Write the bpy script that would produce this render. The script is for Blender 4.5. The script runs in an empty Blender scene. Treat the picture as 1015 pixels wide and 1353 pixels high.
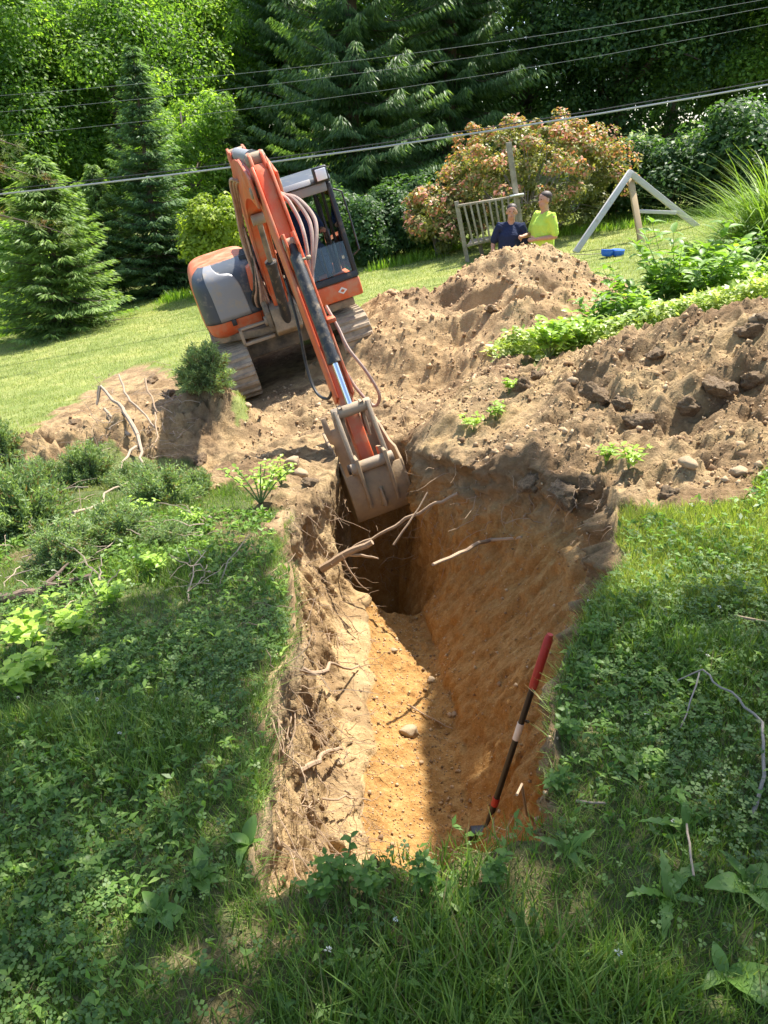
import bpy, bmesh, math, random
import numpy as np
from mathutils import Vector, Matrix
sc = bpy.context.scene
rad = math.radians
# ---------------------------------------------------------------- camera
CAM = np.array([0.0, 0.0, 1.6]); PITCH = 25.0; FPX = 1016.0
cam_d = bpy.data.cameras.new('camera'); cam = bpy.data.objects.new('camera', cam_d)
sc.collection.objects.link(cam); sc.camera = cam
cam.location = CAM; cam.rotation_euler = (rad(90 - PITCH), 0, 0)
cam_d.sensor_fit = 'VERTICAL'; cam_d.sensor_height = 24.0; cam_d.lens = 24.0 * FPX / 1353.0
cam_d.clip_start = 0.05; cam_d.clip_end = 600
# ---------------------------------------------------------------- sky, sun, exposure
SUN_EL, SUN_H = rad(63), np.array([0.60, 0.80]) / np.hypot(0.60, 0.80)
SUN = np.array([SUN_H[0]*math.cos(SUN_EL), SUN_H[1]*math.cos(SUN_EL), math.sin(SUN_EL)])
w = bpy.data.worlds.new('World'); sc.world = w; w.use_nodes = True
nt = w.node_tree; sky = nt.nodes.new('ShaderNodeTexSky'); sky.sky_type = 'NISHITA'; sky.sun_disc = False
sky.sun_elevation = SUN_EL; sky.sun_rotation = math.atan2(SUN_H[0], SUN_H[1])
sky.air_density = 1.0; sky.dust_density = 1.5; sky.ozone_density = 1.0
bg = nt.nodes['Background']; nt.links.new(sky.outputs[0], bg.inputs[0]); bg.inputs[1].default_value = 0.15
sun_d = bpy.data.lights.new('sun', 'SUN'); sun = bpy.data.objects.new('sun', sun_d); sc.collection.objects.link(sun)
sun_d.energy = 5.0; sun_d.angle = rad(0.53); sun_d.color = (1.0, 0.95, 0.86)
sun.rotation_euler = Vector(SUN).to_track_quat('Z', 'Y').to_euler(); sun.location = (8, 8, 30)
sc.view_settings.view_transform = 'Standard'; sc.view_settings.look = 'None'
sc.view_settings.exposure = 1.3; sc.view_settings.gamma = 1.0; sc.view_settings.use_curve_mapping = False
sc.cycles.use_denoising = True; sc.cycles.max_bounces = 5; sc.cycles.transparent_max_bounces = 6
sc.cycles.use_adaptive_sampling = True; sc.cycles.adaptive_threshold = .02
sc.cycles.diffuse_bounces = 3; sc.cycles.glossy_bounces = 2; sc.cycles.transmission_bounces = 3
sc.cycles.caustics_reflective = False; sc.cycles.caustics_refractive = False
COL = sc.collection
# ---------------------------------------------------------------- numeric helpers
RNG = np.random.default_rng(7)
def _h(ix, iy, iz):
    n = (ix.astype(np.int64)*374761393 + iy.astype(np.int64)*668265263 + iz.astype(np.int64)*1274126177) & 0xffffffff
    n = ((n ^ (n >> 13)) * 1274126177) & 0xffffffff
    return ((n ^ (n >> 16)) & 0xffff) / 32767.5 - 1.0
def vnoise(x, y, z=0.0):
    if np.ndim(z) == 0:          # plane noise: four corners
        x, y = np.broadcast_arrays(np.asarray(x, float), np.asarray(y, float))
        fx, fy = np.floor(x), np.floor(y); ix = fx.astype(np.int64)*374761393 + int(math.floor(z*7))*1274126177; iy = fy.astype(np.int64)*668265263
        fx = x-fx; fy = y-fy; fx = fx*fx*(3-2*fx); fy = fy*fy*(3-2*fy)
        def hh(n):
            n = n & 0xffffffff; n = ((n ^ (n >> 13))*1274126177) & 0xffffffff
            return ((n ^ (n >> 16)) & 0xffff)*(1/32767.5)
        a = hh(ix+iy); b = hh(ix+374761393+iy); c = hh(ix+iy+668265263); d = hh(ix+374761393+iy+668265263)
        a += (b-a)*fx; c += (d-c)*fx; return a + (c-a)*fy - 1.0
    x, y, z = np.broadcast_arrays(np.asarray(x, float), np.asarray(y, float), np.asarray(z, float))
    ix, iy, iz = np.floor(x).astype(int), np.floor(y).astype(int), np.floor(z).astype(int)
    fx, fy, fz = x-ix, y-iy, z-iz
    fx, fy, fz = [f*f*(3-2*f) for f in (fx, fy, fz)]
    r = 0
    for dx in (0, 1):
        for dy in (0, 1):
            for dz in (0, 1):
                r = r + _h(ix+dx, iy+dy, iz+dz)*(fx if dx else 1-fx)*(fy if dy else 1-fy)*(fz if dz else 1-fz)
    return r
def fbm(x, y, z=0.0, oct=4, gain=0.5, seed=0):
    r, a = 0, 1.0
    for k in range(oct):
        f = 2.03**k
        r = r + a*vnoise(np.asarray(x)*f + 17.3*k + seed*31.7, np.asarray(y)*f - 9.1*k + seed*12.9, z*f + 5.7*k)
        a *= gain
    return r
def smooth(a, b, t):
    t = np.clip((np.asarray(t, float)-a)/(b-a), 0, 1); return t*t*(3-2*t)
cp_, sp_ = math.cos(rad(PITCH)), math.sin(rad(PITCH))
def ray(px, py):
    a, b = (px-507.5)/FPX, -(py-676.5)/FPX
    return np.array([a, cp_ + b*sp_, -sp_ + b*cp_])
def at(px, py, Y):
    d = ray(px, py); return CAM + d*(Y/d[1])
# ---------------------------------------------------------------- ground heights (surveyed points, thin plate spline)
GP = np.array([(0,0,0),(-1.5,.5,-.12),(1.5,.5,.16),(0,1.3,-.1),(-.35,2.6,-.25),(-1.6,2.6,-.42),(.75,2.5,-.12),(2,2.5,.12),
 (-.6,4.2,-.5),(1.2,4.1,-.2),(-1.75,4.5,-.6),(-2.6,4.4,-.75),(-.3,5.4,-.68),(.5,5.4,-.5),(0,6.6,-.85),(-1.2,6.5,-.98),(2.2,6.2,-.12),(3.4,6.0,.1),
 (-2.6,8,-1.3),(-5.7,11.5,-2.1),(-1,10.2,-1.32),(1.5,9.5,-.9),(4,9,-.3),(2.8,13.5,-.72),(-8.8,20.7,-2.8),(-5.8,24,-2.3),(.3,21,-1.2),(2.4,22,-.85),
 (3.5,20,-.6),(5.3,20,-.35),(8,20,.1),(6.5,11,.1),(-8,14,-2.6),(-30,50,-6.5),(0,50,-1.5),(30,50,4.0),(-60,90,-9),(60,90,8),(0,100,-1),
 (-12,-12,-1.5),(12,-12,1.8),(0,-14,.3),(-60,0,-9),(60,0,9),(-8,5,-1.9),(8,4,1.0)], float)
def _tps_fit(P, lam=0.02):
    n = len(P); d = np.hypot(P[:,None,0]-P[None,:,0], P[:,None,1]-P[None,:,1])
    K = np.where(d > 0, d*d*np.log(np.maximum(d, 1e-9)), 0) + lam*np.eye(n)
    Q = np.c_[np.ones(n), P[:, :2]]
    A = np.block([[K, Q], [Q.T, np.zeros((3, 3))]])
    return np.linalg.solve(A, np.r_[P[:, 2], 0, 0, 0])
_W = _tps_fit(GP)
def tps(x, y):
    x, y = np.broadcast_arrays(np.asarray(x, float), np.asarray(y, float)); r = _W[-3] + _W[-2]*x + _W[-1]*y
    for (px, py, _), wt in zip(GP, _W[:-3]):
        d2 = (x-px)**2 + (y-py)**2
        r = r + wt*0.5*d2*np.log(np.maximum(d2, 1e-12))
    return r
def hit(px, py, f=None):
    f = f or tps; d = ray(px, py); t = np.linspace(0.5, 60, 2400)
    P = CAM + t[:, None]*d; g = P[:, 2] - f(P[:, 0], P[:, 1]); k = int(np.argmax(g < 0))
    if k == 0: return P[-1]
    s = g[k-1]/(g[k-1]-g[k]); return P[k-1] + s*(P[k]-P[k-1])
def poly_in(x, y, poly):
    ins = np.zeros(np.shape(x), bool); n = len(poly)
    for i in range(n):
        (x1, y1), (x2, y2) = poly[i], poly[(i+1) % n]
        c = (y1 > y) != (y2 > y)
        ins ^= c & (x < (x2-x1)*(y-y1)/((y2-y1) or 1e-9) + x1)
    return ins
def seg_dist(x, y, a, b):
    dx, dy = b[0]-a[0], b[1]-a[1]; t = np.clip(((x-a[0])*dx + (y-a[1])*dy)/(dx*dx+dy*dy), 0, 1)
    return np.hypot(x-a[0]-t*dx, y-a[1]-t*dy), t
# excavator frame (X to the picture's right, Y to its rear, Z up)
EX_L = np.array([.932, .245, .266]); EX_L /= np.linalg.norm(EX_L)
EX_F = np.array([.254, -.967, 0.0]); EX_F -= EX_L*EX_F.dot(EX_L); EX_F /= np.linalg.norm(EX_F)
EX_U = np.cross(EX_F, EX_L); EX_U /= np.linalg.norm(EX_U)
EX_FOOT = np.array([-1.20, 9.95, -.50]) + .25*EX_U
EX_O = EX_FOOT - .88*EX_U - 1.02*EX_F            # centre of the undercarriage at ground level
def ex_plane(x, y):
    return EX_O[2] - (EX_U[0]*(x-EX_O[0]) + EX_U[1]*(y-EX_O[1]))/EX_U[2]
# trench tables by y
TY  = [1.20, 1.50, 1.74, 2.05, 2.26, 2.42, 2.56, 3.08, 3.60, 4.24, 4.80, 5.30, 5.80, 6.60, 7.60]
TRL = [-.27, -.33, -.37, -.41, -.45, -.43, -.38, -.43, -.54, -.66, -.56, -.42, -.42, -.44, -.44]
TRR = [.42, .44, .48, .55, .61, .66, .74, 1.08, 1.24, 1.28, 1.00, .50, .30, .26, .24]
TFL = [-.15, -.12, -.10, -.09, -.08, -.08, -.08, -.08, -.08, -.08, -.09, -.11, -.26, -.32, -.32]
TFR = [.36, .39, .43, .46, .47, .48, .49, .48, .46, .43, .39, .33, .22, .18, .18]
TFZ = [-1.66,-1.66,-1.67,-1.68,-1.68,-1.69,-1.69,-1.70,-1.72,-1.75,-1.77,-1.80,-2.9,-3.0,-2.7]
def tr(tab, y): return np.interp(y, TY, tab)
def tdepth(y, x=0.0):
    yn = y - .24*np.clip(np.asarray(x)+.28, -.2, 1.0)
    return smooth(1.36, 1.50, yn)*(1-smooth(6.5, 7.05, y))
def rims(y):
    l = tr(TRL, y) + .035*fbm(y*3.1, 0.3, oct=4, seed=3)
    r = tr(TRR, y) + .045*fbm(y*2.7, 4.3, oct=4, seed=5)
    return l, r
def bumps(x, y):
    """heaps and banks thrown up by the dig"""
    z = np.zeros(np.broadcast(x, y).shape)
    # spread spoil on the right bank
    d, t = seg_dist(x, y, (1.05, 6.7), (4.2, 6.0))
    hgt = .26 + .34*t
    dy = y - (6.7-.7*t)
    prof = np.where(dy < 0, 1-smooth(0, 2.5, -dy), 1-.35*smooth(0, .6, dy)-.65*smooth(2.2, 3.6, dy))
    side = smooth(.15, 1.15, x - .12*np.abs(y-6))
    z += hgt*prof*side*(x < 30)
    # low bank between trench and mound
    d, t = seg_dist(x, y, (.55, 6.1), (1.2, 7.6)); z += .22*np.exp(-(d/.42)**2)
    # root berm left
    d, t = seg_dist(x, y, (-3.5, 7.2), (-1.75, 8.1)); z += (.30+.16*t)*np.exp(-(d/.42)**2)*(1+.4*fbm(x*2, y*2, seed=8))
    # spill beside the left rim and in front of the machine
    d, t = seg_dist(x, y, (-1.1, 5.9), (-.6, 7.0)); z += .16*np.exp(-(d/.45)**2)
    # hollow between berm and juniper
    z -= .20*np.exp(-(((x+1.75)/.35)**2 + ((y-6.9)/.5)**2))
    return z
def surf(x, y):
    """top of the ground, trench ignored"""
    x = np.asarray(x, float); y = np.asarray(y, float)
    z = tps(x, y) + bumps(x, y)
    dx = (x-EX_O[0])*EX_L[0] + (y-EX_O[1])*EX_L[1]; dyy = (x-EX_O[0])*EX_F[0] + (y-EX_O[1])*EX_F[1]
    k = (1-smooth(1.15, 1.9, np.abs(dx)))*(1-smooth(1.5, 2.3, np.abs(dyy)))
    z = z*(1-k) + (ex_plane(x, y)-.03)*k
    return z
# ---- where the soil is bare (polygons on the ground, seen as the dig's outline)
def wpoly(pts): return [tuple(hit(*p, f=surf)[:2]) for p in pts]
BARE = wpoly([(0,640),(0,590),(60,560),(120,520),(170,485),(215,482),(250,500),(300,520),(500,440),(520,425),(600,440),(660,470),(715,495)]) + \
       [(1.6,7.6),(2.3,7.0),(3.2,6.75),(4.6,6.4)] + \
       wpoly([(1014,655),(930,650),(850,665),(800,670),(745,690),(700,700),(560,690),(420,700),(372,700),(350,700),(340,690),(330,640),(290,640),(265,655),(245,620),(150,590),(60,630)])
MACH = [(-2.6,8.6),(.6,8.2),(1.2,9.6),(.4,11.6),(-.4,11.0),(-1.3,12.3),(-2.4,12.0),(-2.1,10.2)]
def bare(x, y, jit=.19):
    x = np.asarray(x, float); y = np.asarray(y, float)
    jx = x + jit*fbm(x*2.2, y*2.2, seed=11); jy = y + 1.3*jit*fbm(x*2.2, y*2.2, seed=12)
    b = poly_in(jx, jy, BARE) | poly_in(jx, jy, MACH)
    l, r = rims(y); dmask = (y - .24*np.clip(x+.28, -.2, 1.0) > 1.40) & (y < 7.3)
    b |= dmask & (x > l-.015) & (x < r+.015)
    return b
def patchy(x, y):
    """0..1 worn spots in the near turf"""
    n = fbm(np.asarray(x)*1.7, np.asarray(y)*1.7, oct=4, seed=21)
    l, r = rims(y); edge = np.exp(-np.maximum(np.maximum(l-x, x-r), 0)/.07)*smooth(1.1,1.3,y)
    front = np.exp(-((np.asarray(x)+.32)**2/.02 + (np.asarray(y)-1.1)**2/.05)) + .8*np.exp(-((np.asarray(x)-.75)**2/.012 + (np.asarray(y)-1.45)**2/.03))
    return np.clip(smooth(.42, .9, n) + .65*edge + .12*front, 0, 1)
# ---------------------------------------------------------------- materials
def new_mat(name):
    m = bpy.data.materials.new(name); m.use_nodes = True; t = m.node_tree
    return m, t, t.nodes['Principled BSDF'], t.nodes['Material Output']
def nd(t, typ, **kw):
    n = t.nodes.new(typ)
    for k, v in kw.items():
        if k in ('inp',):
            for a, b in v.items(): n.inputs[a].default_value = b
        else: setattr(n, k, v)
    return n
def ramp(t, stops, src=None, interp='LINEAR'):
    r = t.nodes.new('ShaderNodeValToRGB'); r.color_ramp.interpolation = interp
    e = r.color_ramp.elements
    while len(e) < len(stops): e.new(0.5)
    for el, (p, c) in zip(e, stops): el.position = p; el.color = (*c, 1) if len(c) == 3 else c
    if src is not None: t.links.new(src, r.inputs[0])
    return r
def mix(t, a, b, fac, blend='MIX'):
    m = t.nodes.new('ShaderNodeMix'); m.data_type = 'RGBA'; m.blend_type = blend
    for sock, v in ((m.inputs[6], a), (m.inputs[7], b)):
        if hasattr(v, 'is_output'): t.links.new(v, sock)
        else: sock.default_value = (*v, 1)
    if hasattr(fac, 'is_output'): t.links.new(fac, m.inputs[0])
    else: m.inputs[0].default_value = fac
    return m.outputs[2]
def noise(t, scale, detail=5, rough=.6, vec=None, dist=0.0):
    n = nd(t, 'ShaderNodeTexNoise', inp={'Scale': scale, 'Detail': detail, 'Roughness': rough, 'Distortion': dist})
    if vec is not None: t.links.new(vec, n.inputs['Vector'])
    return n.outputs['Fac']
def bump(t, bsdf, h, strength=.5, dist=.02, normal=None):
    b = nd(t, 'ShaderNodeBump', inp={'Strength': strength, 'Distance': dist}); t.links.new(h, b.inputs['Height'])
    if normal is not None: t.links.new(normal, b.inputs['Normal'])
    t.links.new(b.outputs[0], bsdf.inputs['Normal']); return b.outputs[0]
def paint(name, col, rough=.45, metal=0.0, var=.12, dirt=0.0, dirtcol=(.28,.2,.12), scale=9.0, bmp=.0, spec=.5):
    m, t, b, o = new_mat(name); co = nd(t, 'ShaderNodeTexCoord').outputs['Object']
    n1 = noise(t, scale, 6, .65, co); n2 = noise(t, scale*5, 4, .6, co)
    c = mix(t, tuple(v*(1-var) for v in col), tuple(min(1, v*(1+var)) for v in col), n1)
    if dirt > 0:
        d = ramp(t, [(max(.01, .62-dirt*.45), (0,0,0)), (.78-dirt*.2, (1,1,1))], n1).outputs[0]
        d2 = mix(t, d, n2, .35, 'MULTIPLY'); c = mix(t, c, dirtcol, d2)
        rr = mix(t, (rough,)*3, (.9,)*3, d2); t.links.new(rr, b.inputs['Roughness'])
    else:
        rr = ramp(t, [(.2, (max(0, rough-.1),)*3), (.8, (min(1, rough+.1),)*3)], n2).outputs[0]; t.links.new(rr, b.inputs['Roughness'])
    t.links.new(c, b.inputs['Base Color']); b.inputs['Metallic'].default_value = metal
    b.inputs['Specular IOR Level'].default_value = spec
    if bmp > 0: bump(t, b, n2, bmp, .004)
    return m
def leaf_mat(name, dark, light, tip=None, trans=.35, rough=.5, dry=None, sc_=1.3):
    """foliage: colour varies from leaf to leaf through the mesh attribute 'rnd' and from clump to clump in space"""
    m, t, b, o = new_mat(name)
    a = nd(t, 'ShaderNodeAttribute', attribute_name='rnd').outputs['Fac']
    stops = [(0.0, dark), (.75, light)]
    if tip is not None: stops.append((.97, tip))
    if dry is not None: stops = [(0.0, dry), (.05, dark)] + stops[1:]
    c = ramp(t, stops, a).outputs[0]
    g = nd(t, 'ShaderNodeNewGeometry').outputs['Position']
    n = noise(t, sc_, 3, .5, g)
    k = ramp(t, [(.3, (.72, .76, .7)), (.7, (1.2, 1.16, 1.1))], n).outputs[0]
    c = mix(t, c, k, 1.0, 'MULTIPLY')
    t.links.new(c, b.inputs['Base Color']); b.inputs['Roughness'].default_value = rough
    b.inputs['Specular IOR Level'].default_value = .35
    tl = t.nodes.new('ShaderNodeBsdfTranslucent'); tc = mix(t, c, (1.25, 1.35, .5), 1.0, 'MULTIPLY'); t.links.new(tc, tl.inputs[0])
    ms = t.nodes.new('ShaderNodeMixShader'); ms.inputs[0].default_value = trans
    t.links.new(b.outputs[0], ms.inputs[1]); t.links.new(tl.outputs[0], ms.inputs[2]); t.links.new(ms.outputs[0], o.inputs[0])
    return m
# ---------------------------------------------------------------- mesh + object helpers
def np_mesh(name, V, F, smooth_=False, rnd=None, attrs=None):
    V = np.asarray(V, np.float32); F = np.asarray(F, np.int32); k = F.shape[1]
    me = bpy.data.meshes.new(name); me.vertices.add(len(V)); me.vertices.foreach_set('co', V.ravel())
    me.loops.add(F.size); me.loops.foreach_set('vertex_index', F.ravel()); me.polygons.add(len(F))
    me.polygons.foreach_set('loop_start', np.arange(0, F.size, k, dtype=np.int32))
    me.polygons.foreach_set('loop_total', np.full(len(F), k, np.int32))
    if smooth_: me.polygons.foreach_set('use_smooth', np.ones(len(F), bool))
    me.update(calc_edges=True)
    d = dict(attrs or {})
    if rnd is not None: d['rnd'] = rnd
    for kk, vv in d.items():
        a = me.attributes.new(kk, 'FLOAT', 'POINT'); a.data.foreach_set('value', np.asarray(vv, np.float32))
    return me
def link(name, me, mat=None, parent=None, kind=None):
    o = bpy.data.objects.new(name, me); COL.objects.link(o)
    if mat is not None and me is not None:
        if len(me.materials) == 0: me.materials.append(mat)
    if parent is not None: o.parent = parent
    if kind: o['kind'] = kind
    return o
def tag(o, label, cat, group=None, kind=None):
    o['label'] = label; o['category'] = cat
    if group: o['group'] = group
    if kind: o['kind'] = kind
    return o
def empty(name, label, cat, loc=(0,0,0), rz=0.0, group=None):
    o = bpy.data.objects.new(name, None); COL.objects.link(o); o.location = loc; o.rotation_euler = (0, 0, rz)
    o.empty_display_size = .1
    return tag(o, label, cat, group)
class MB:
    """collects boxes, tubes, prisms, lathes; build() links them as one mesh"""
    def __init__(s): s.bm = bmesh.new()
    def hull8(s, P):
        v = [s.bm.verts.new(p) for p in P]
        for f in ((0,3,2,1),(4,5,6,7),(0,1,5,4),(1,2,6,5),(2,3,7,6),(3,0,4,7)): s.bm.faces.new([v[i] for i in f])
        return s
    def box(s, lo, hi):
        (a,b,c),(d,e,f) = lo, hi
        return s.hull8([(a,b,c),(d,b,c),(d,e,c),(a,e,c),(a,b,f),(d,b,f),(d,e,f),(a,e,f)])
    def obox(s, c, ax, ay, az, hx, hy, hz):
        c, ax, ay, az = [np.asarray(q, float) for q in (c, ax, ay, az)]
        return s.hull8([tuple(c + sx*hx*ax + sy*hy*ay + sz*hz*az) for sz in (-1,1) for sx, sy in ((-1,-1),(1,-1),(1,1),(-1,1))])
    def bar(s, p, q, wd, ht, up=(0,0,1)):
        p, q, up = [np.asarray(k, float) for k in (p, q, up)]; d = q-p; L = np.linalg.norm(d); d /= L
        a = np.cross(up, d)
        if np.linalg.norm(a) < 1e-6: a = np.cross((1,0,0), d)
        a /= np.linalg.norm(a); u = np.cross(d, a)
        return s.obox((p+q)/2, d, a, u, L/2, wd/2, ht/2)
    def tube(s, pts, r, n=8, cap=True):
        pts = [np.asarray(p, float) for p in pts]; m = len(pts); rr = r if hasattr(r, '__len__') else [r]*m
        rings = []; t0 = pts[1]-pts[0]; a = np.cross(t0, (0,0,1))
        if np.linalg.norm(a) < 1e-6: a = np.cross(t0, (1,0,0))
        for i, p in enumerate(pts):
            t = pts[min(i+1, m-1)] - pts[max(i-1, 0)]; t = t/(np.linalg.norm(t) or 1)
            a = a - t*a.dot(t); a = a/(np.linalg.norm(a) or 1); b = np.cross(t, a)
            rings.append([s.bm.verts.new(tuple(p + rr[i]*(math.cos(2*math.pi*k/n)*a + math.sin(2*math.pi*k/n)*b))) for k in range(n)])
        for i in range(m-1):
            for k in range(n): s.bm.faces.new((rings[i][k], rings[i][(k+1) % n], rings[i+1][(k+1) % n], rings[i+1][k]))
        if cap: s.bm.faces.new(rings[0][::-1]); s.bm.faces.new(rings[-1])
        return s
    def prism(s, prof, axis, d0, d1, org=(0,0,0), e1=(0,1,0), e2=(0,0,1)):
        """2d outline prof in the plane e1,e2, extruded along axis from d0 to d1"""
        org, axis, e1, e2 = [np.asarray(k, float) for k in (org, axis, e1, e2)]
        A = [s.bm.verts.new(tuple(org + p*e1 + q*e2 + d0*axis)) for p, q in prof]
        B = [s.bm.verts.new(tuple(org + p*e1 + q*e2 + d1*axis)) for p, q in prof]
        n = len(prof); s.bm.faces.new(A[::-1]); s.bm.faces.new(B)
        for i in range(n): s.bm.faces.new((A[i], A[(i+1) % n], B[(i+1) % n], B[i]))
        return s
    def build(s, name, mat, parent=None, bevel=0.0, seg=2, smooth_=True, tri=False):
        bmesh.ops.recalc_face_normals(s.bm, faces=s.bm.faces)
        me = bpy.data.meshes.new(name); s.bm.to_mesh(me); s.bm.free()
        if smooth_:
            me.polygons.foreach_set('use_smooth', np.ones(len(me.polygons), bool))
        o = link(name, me, mat, parent)
        if bevel > 0:
            b = o.modifiers.new('bevel', 'BEVEL'); b.width = bevel; b.segments = seg; b.limit_method = 'ANGLE'; b.angle_limit = rad(32)
            b.harden_normals = False
        if smooth_:
            sh = me.attributes.new('sharp_edge', 'BOOLEAN', 'EDGE') if 'sharp_edge' not in me.attributes else me.attributes['sharp_edge']
            bm = bmesh.new(); bm.from_mesh(me); bm.edges.ensure_lookup_table()
            sharp = [(len(e.link_faces) != 2) or e.calc_face_angle(0) > rad(35) for e in bm.edges]; bm.free()
            if bevel == 0: me.attributes['sharp_edge'].data.foreach_set('value', np.array(sharp, bool))
        return o
def rot_frames(n, rng, tilt=.6, az=None):
    """n random frames: z near up with tilt spread (radians)"""
    a = rng.uniform(0, 2*np.pi, n) if az is None else az
    th = np.abs(rng.normal(0, tilt, n)); ph = rng.uniform(0, 2*np.pi, n)
    Z = np.stack([np.sin(th)*np.cos(ph), np.sin(th)*np.sin(ph), np.cos(th)], 1)
    X = np.stack([np.cos(a), np.sin(a), np.zeros(n)], 1); X -= Z*(X*Z).sum(1, keepdims=True); X /= np.linalg.norm(X, axis=1, keepdims=True)
    Y = np.cross(Z, X); return X, Y, Z
def scatter(T, F, pos, X, Y, Z, scale):
    """copies of template T (verts) / F at pos with frames; returns V, F, index of copy per vertex"""
    T = np.asarray(T, float); F = np.asarray(F, int); n, k = len(pos), len(T)
    s = np.asarray(scale, float); s = s[:, None] if s.ndim == 1 else s
    V = pos[:, None, :] + (T[None, :, 0, None]*X[:, None, :] + T[None, :, 1, None]*Y[:, None, :] + T[None, :, 2, None]*Z[:, None, :])*s[:, None, :]
    FF = F[None] + (np.arange(n)*k)[:, None, None]
    return V.reshape(-1, 3), FF.reshape(-1, F.shape[1]), np.repeat(np.arange(n), k)
# ================================================================= GROUND
def soil_nodes(t, co):
    """dry spoil / subsoil / topsoil colours"""
    n1 = noise(t, 2.2, 6, .65, co); n2 = noise(t, 14, 5, .7, co); n3 = noise(t, 70, 4, .7, co)
    dry = ramp(t, [(.28, (.28, .185, .088)), (.5, (.42, .305, .165)), (.72, (.52, .40, .235))], n1).outputs[0]
    k = ramp(t, [(.3, (.66, .63, .6)), (.62, (1.1, 1.1, 1.1))], n2).outputs[0]
    k2 = ramp(t, [(.3, (.75, .74, .72)), (.7, (1.15, 1.15, 1.15))], n3).outputs[0]
    return mix(t, mix(t, dry, k, .85, 'MULTIPLY'), k2, .8, 'MULTIPLY'), n1, n2, n3
m_ground, t, b, o = new_mat('ground')
co = nd(t, 'ShaderNodeTexCoord').outputs['Object']
dry, n1, n2, n3 = soil_nodes(t, co)
A_b = nd(t, 'ShaderNodeAttribute', attribute_name='bare').outputs['Fac']
A_d = nd(t, 'ShaderNodeAttribute', attribute_name='deep').outputs['Fac']      # depth below the turf, metres
A_l = nd(t, 'ShaderNodeAttribute', attribute_name='lawn').outputs['Fac']
mp = nd(t, 'ShaderNodeMapping'); t.links.new(co, mp.inputs[0]); mp.inputs['Scale'].default_value = (6, 9, 3.2)
st = noise(t, 2.2, 7, .68, mp.outputs[0], .15)
clay = ramp(t, [(.25, (.24, .118, .036)), (.45, (.34, .182, .060)), (.6, (.41, .245, .092)), (.8, (.50, .345, .170))], st).outputs[0]
clay = mix(t, clay, ramp(t, [(.3, (.7, .68, .64)), (.65, (1.08, 1.08, 1.08))], n3).outputs[0], .8, 'MULTIPLY')
top = ramp(t, [(.3, (.085, .050, .026)), (.7, (.20, .125, .066))], n2).outputs[0]
dd = nd(t, 'ShaderNodeMath', operation='MULTIPLY_ADD', inp={1: .35, 2: -.12}); t.links.new(n1, dd.inputs[0])
ds = nd(t, 'ShaderNodeMath', operation='ADD'); t.links.new(A_d, ds.inputs[0]); t.links.new(dd.outputs[0], ds.inputs[1])
horizon = ramp(t, [(.02, (0,0,0)), (.08, (.8,.8,.8)), (.24, (.55,.55,.55)), (.42, (0,0,0))], ds.outputs[0]).outputs[0]
isclay = ramp(t, [(.12, (0,0,0)), (.55, (1,1,1))], ds.outputs[0]).outputs[0]
isclay = mix(t, isclay, nd(t, 'ShaderNodeAttribute', attribute_name='claymix').outputs['Color'], 1.0, 'MULTIPLY')
soil = mix(t, dry, clay, isclay); horizon = mix(t, horizon, nd(t, 'ShaderNodeAttribute', attribute_name='topmix').outputs['Color'], 1.0, 'MULTIPLY'); soil = mix(t, soil, top, horizon)
damp = nd(t, 'ShaderNodeAttribute', attribute_name='dark').outputs['Color']
sd = mix(t, soil, top, mix(t, damp, (.62,.62,.62), 1.0, 'MULTIPLY'))
soil = mix(t, sd, soil, isclay)
thatch = ramp(t, [(.3, (.045, .060, .02)), (.5, (.085, .105, .036)), (.75, (.16, .145, .075))], n2).outputs[0]
lawnc = ramp(t, [(.3, (.15, .19, .05)), (.5, (.21, .245, .075)), (.72, (.29, .30, .12))], n1).outputs[0]
lawnc = mix(t, lawnc, ramp(t, [(.36, (.74,.80,.72)), (.5, (1,1,1)), (.66, (1.22,1.12,1.08))], noise(t, .55, 4, .6, co)).outputs[0], .9, 'MULTIPLY')
lawnc = mix(t, lawnc, ramp(t, [(.3, (.7,.72,.7)), (.7, (1.2,1.18,1.15))], n3).outputs[0], .8, 'MULTIPLY')
green = mix(t, thatch, lawnc, A_l)
c = mix(t, green, soil, A_b)
t.links.new(c, b.inputs['Base Color']); b.inputs['Roughness'].default_value = .95; b.inputs['Specular IOR Level'].default_value = .15
hsum = nd(t, 'ShaderNodeMath', operation='MULTIPLY_ADD', inp={1: .5}); t.links.new(n3, hsum.inputs[0]); t.links.new(n2, hsum.inputs[2])
bump(t, b, hsum.outputs[0], .8, .025)
def spaced(a, b, n, p=1.0):
    return a + (b-a)*np.linspace(0, 1, n)**p
yv = np.unique(np.r_[spaced(.55, -14, 26, 1.8), np.linspace(.55, 1.3, 36), np.linspace(1.3, 1.8, 50), np.linspace(1.8, 6.6, 370), np.linspace(6.6, 7.6, 66),
                     np.linspace(7.6, 12.6, 150), spaced(12.6, 140, 46, 2.2)])
uL = spaced(0, 1, 44, 2.6); uLn = np.linspace(0, 1, 104, endpoint=False); uw = np.linspace(0, 1, 58, endpoint=False)
uf = np.linspace(0, 1, 36, endpoint=False); uRn = np.linspace(0, 1, 136, endpoint=False); uR = spaced(0, 1, 44, 2.6)
Yc = yv[:, None]; rl, rr = rims(Yc); fl, fr = tr(TFL, Yc) + .035*fbm(Yc*4.3, 1.7, oct=3, seed=6), tr(TFR, Yc) + .02*fbm(Yc*3.9, 8.7, oct=3, seed=7)
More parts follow.
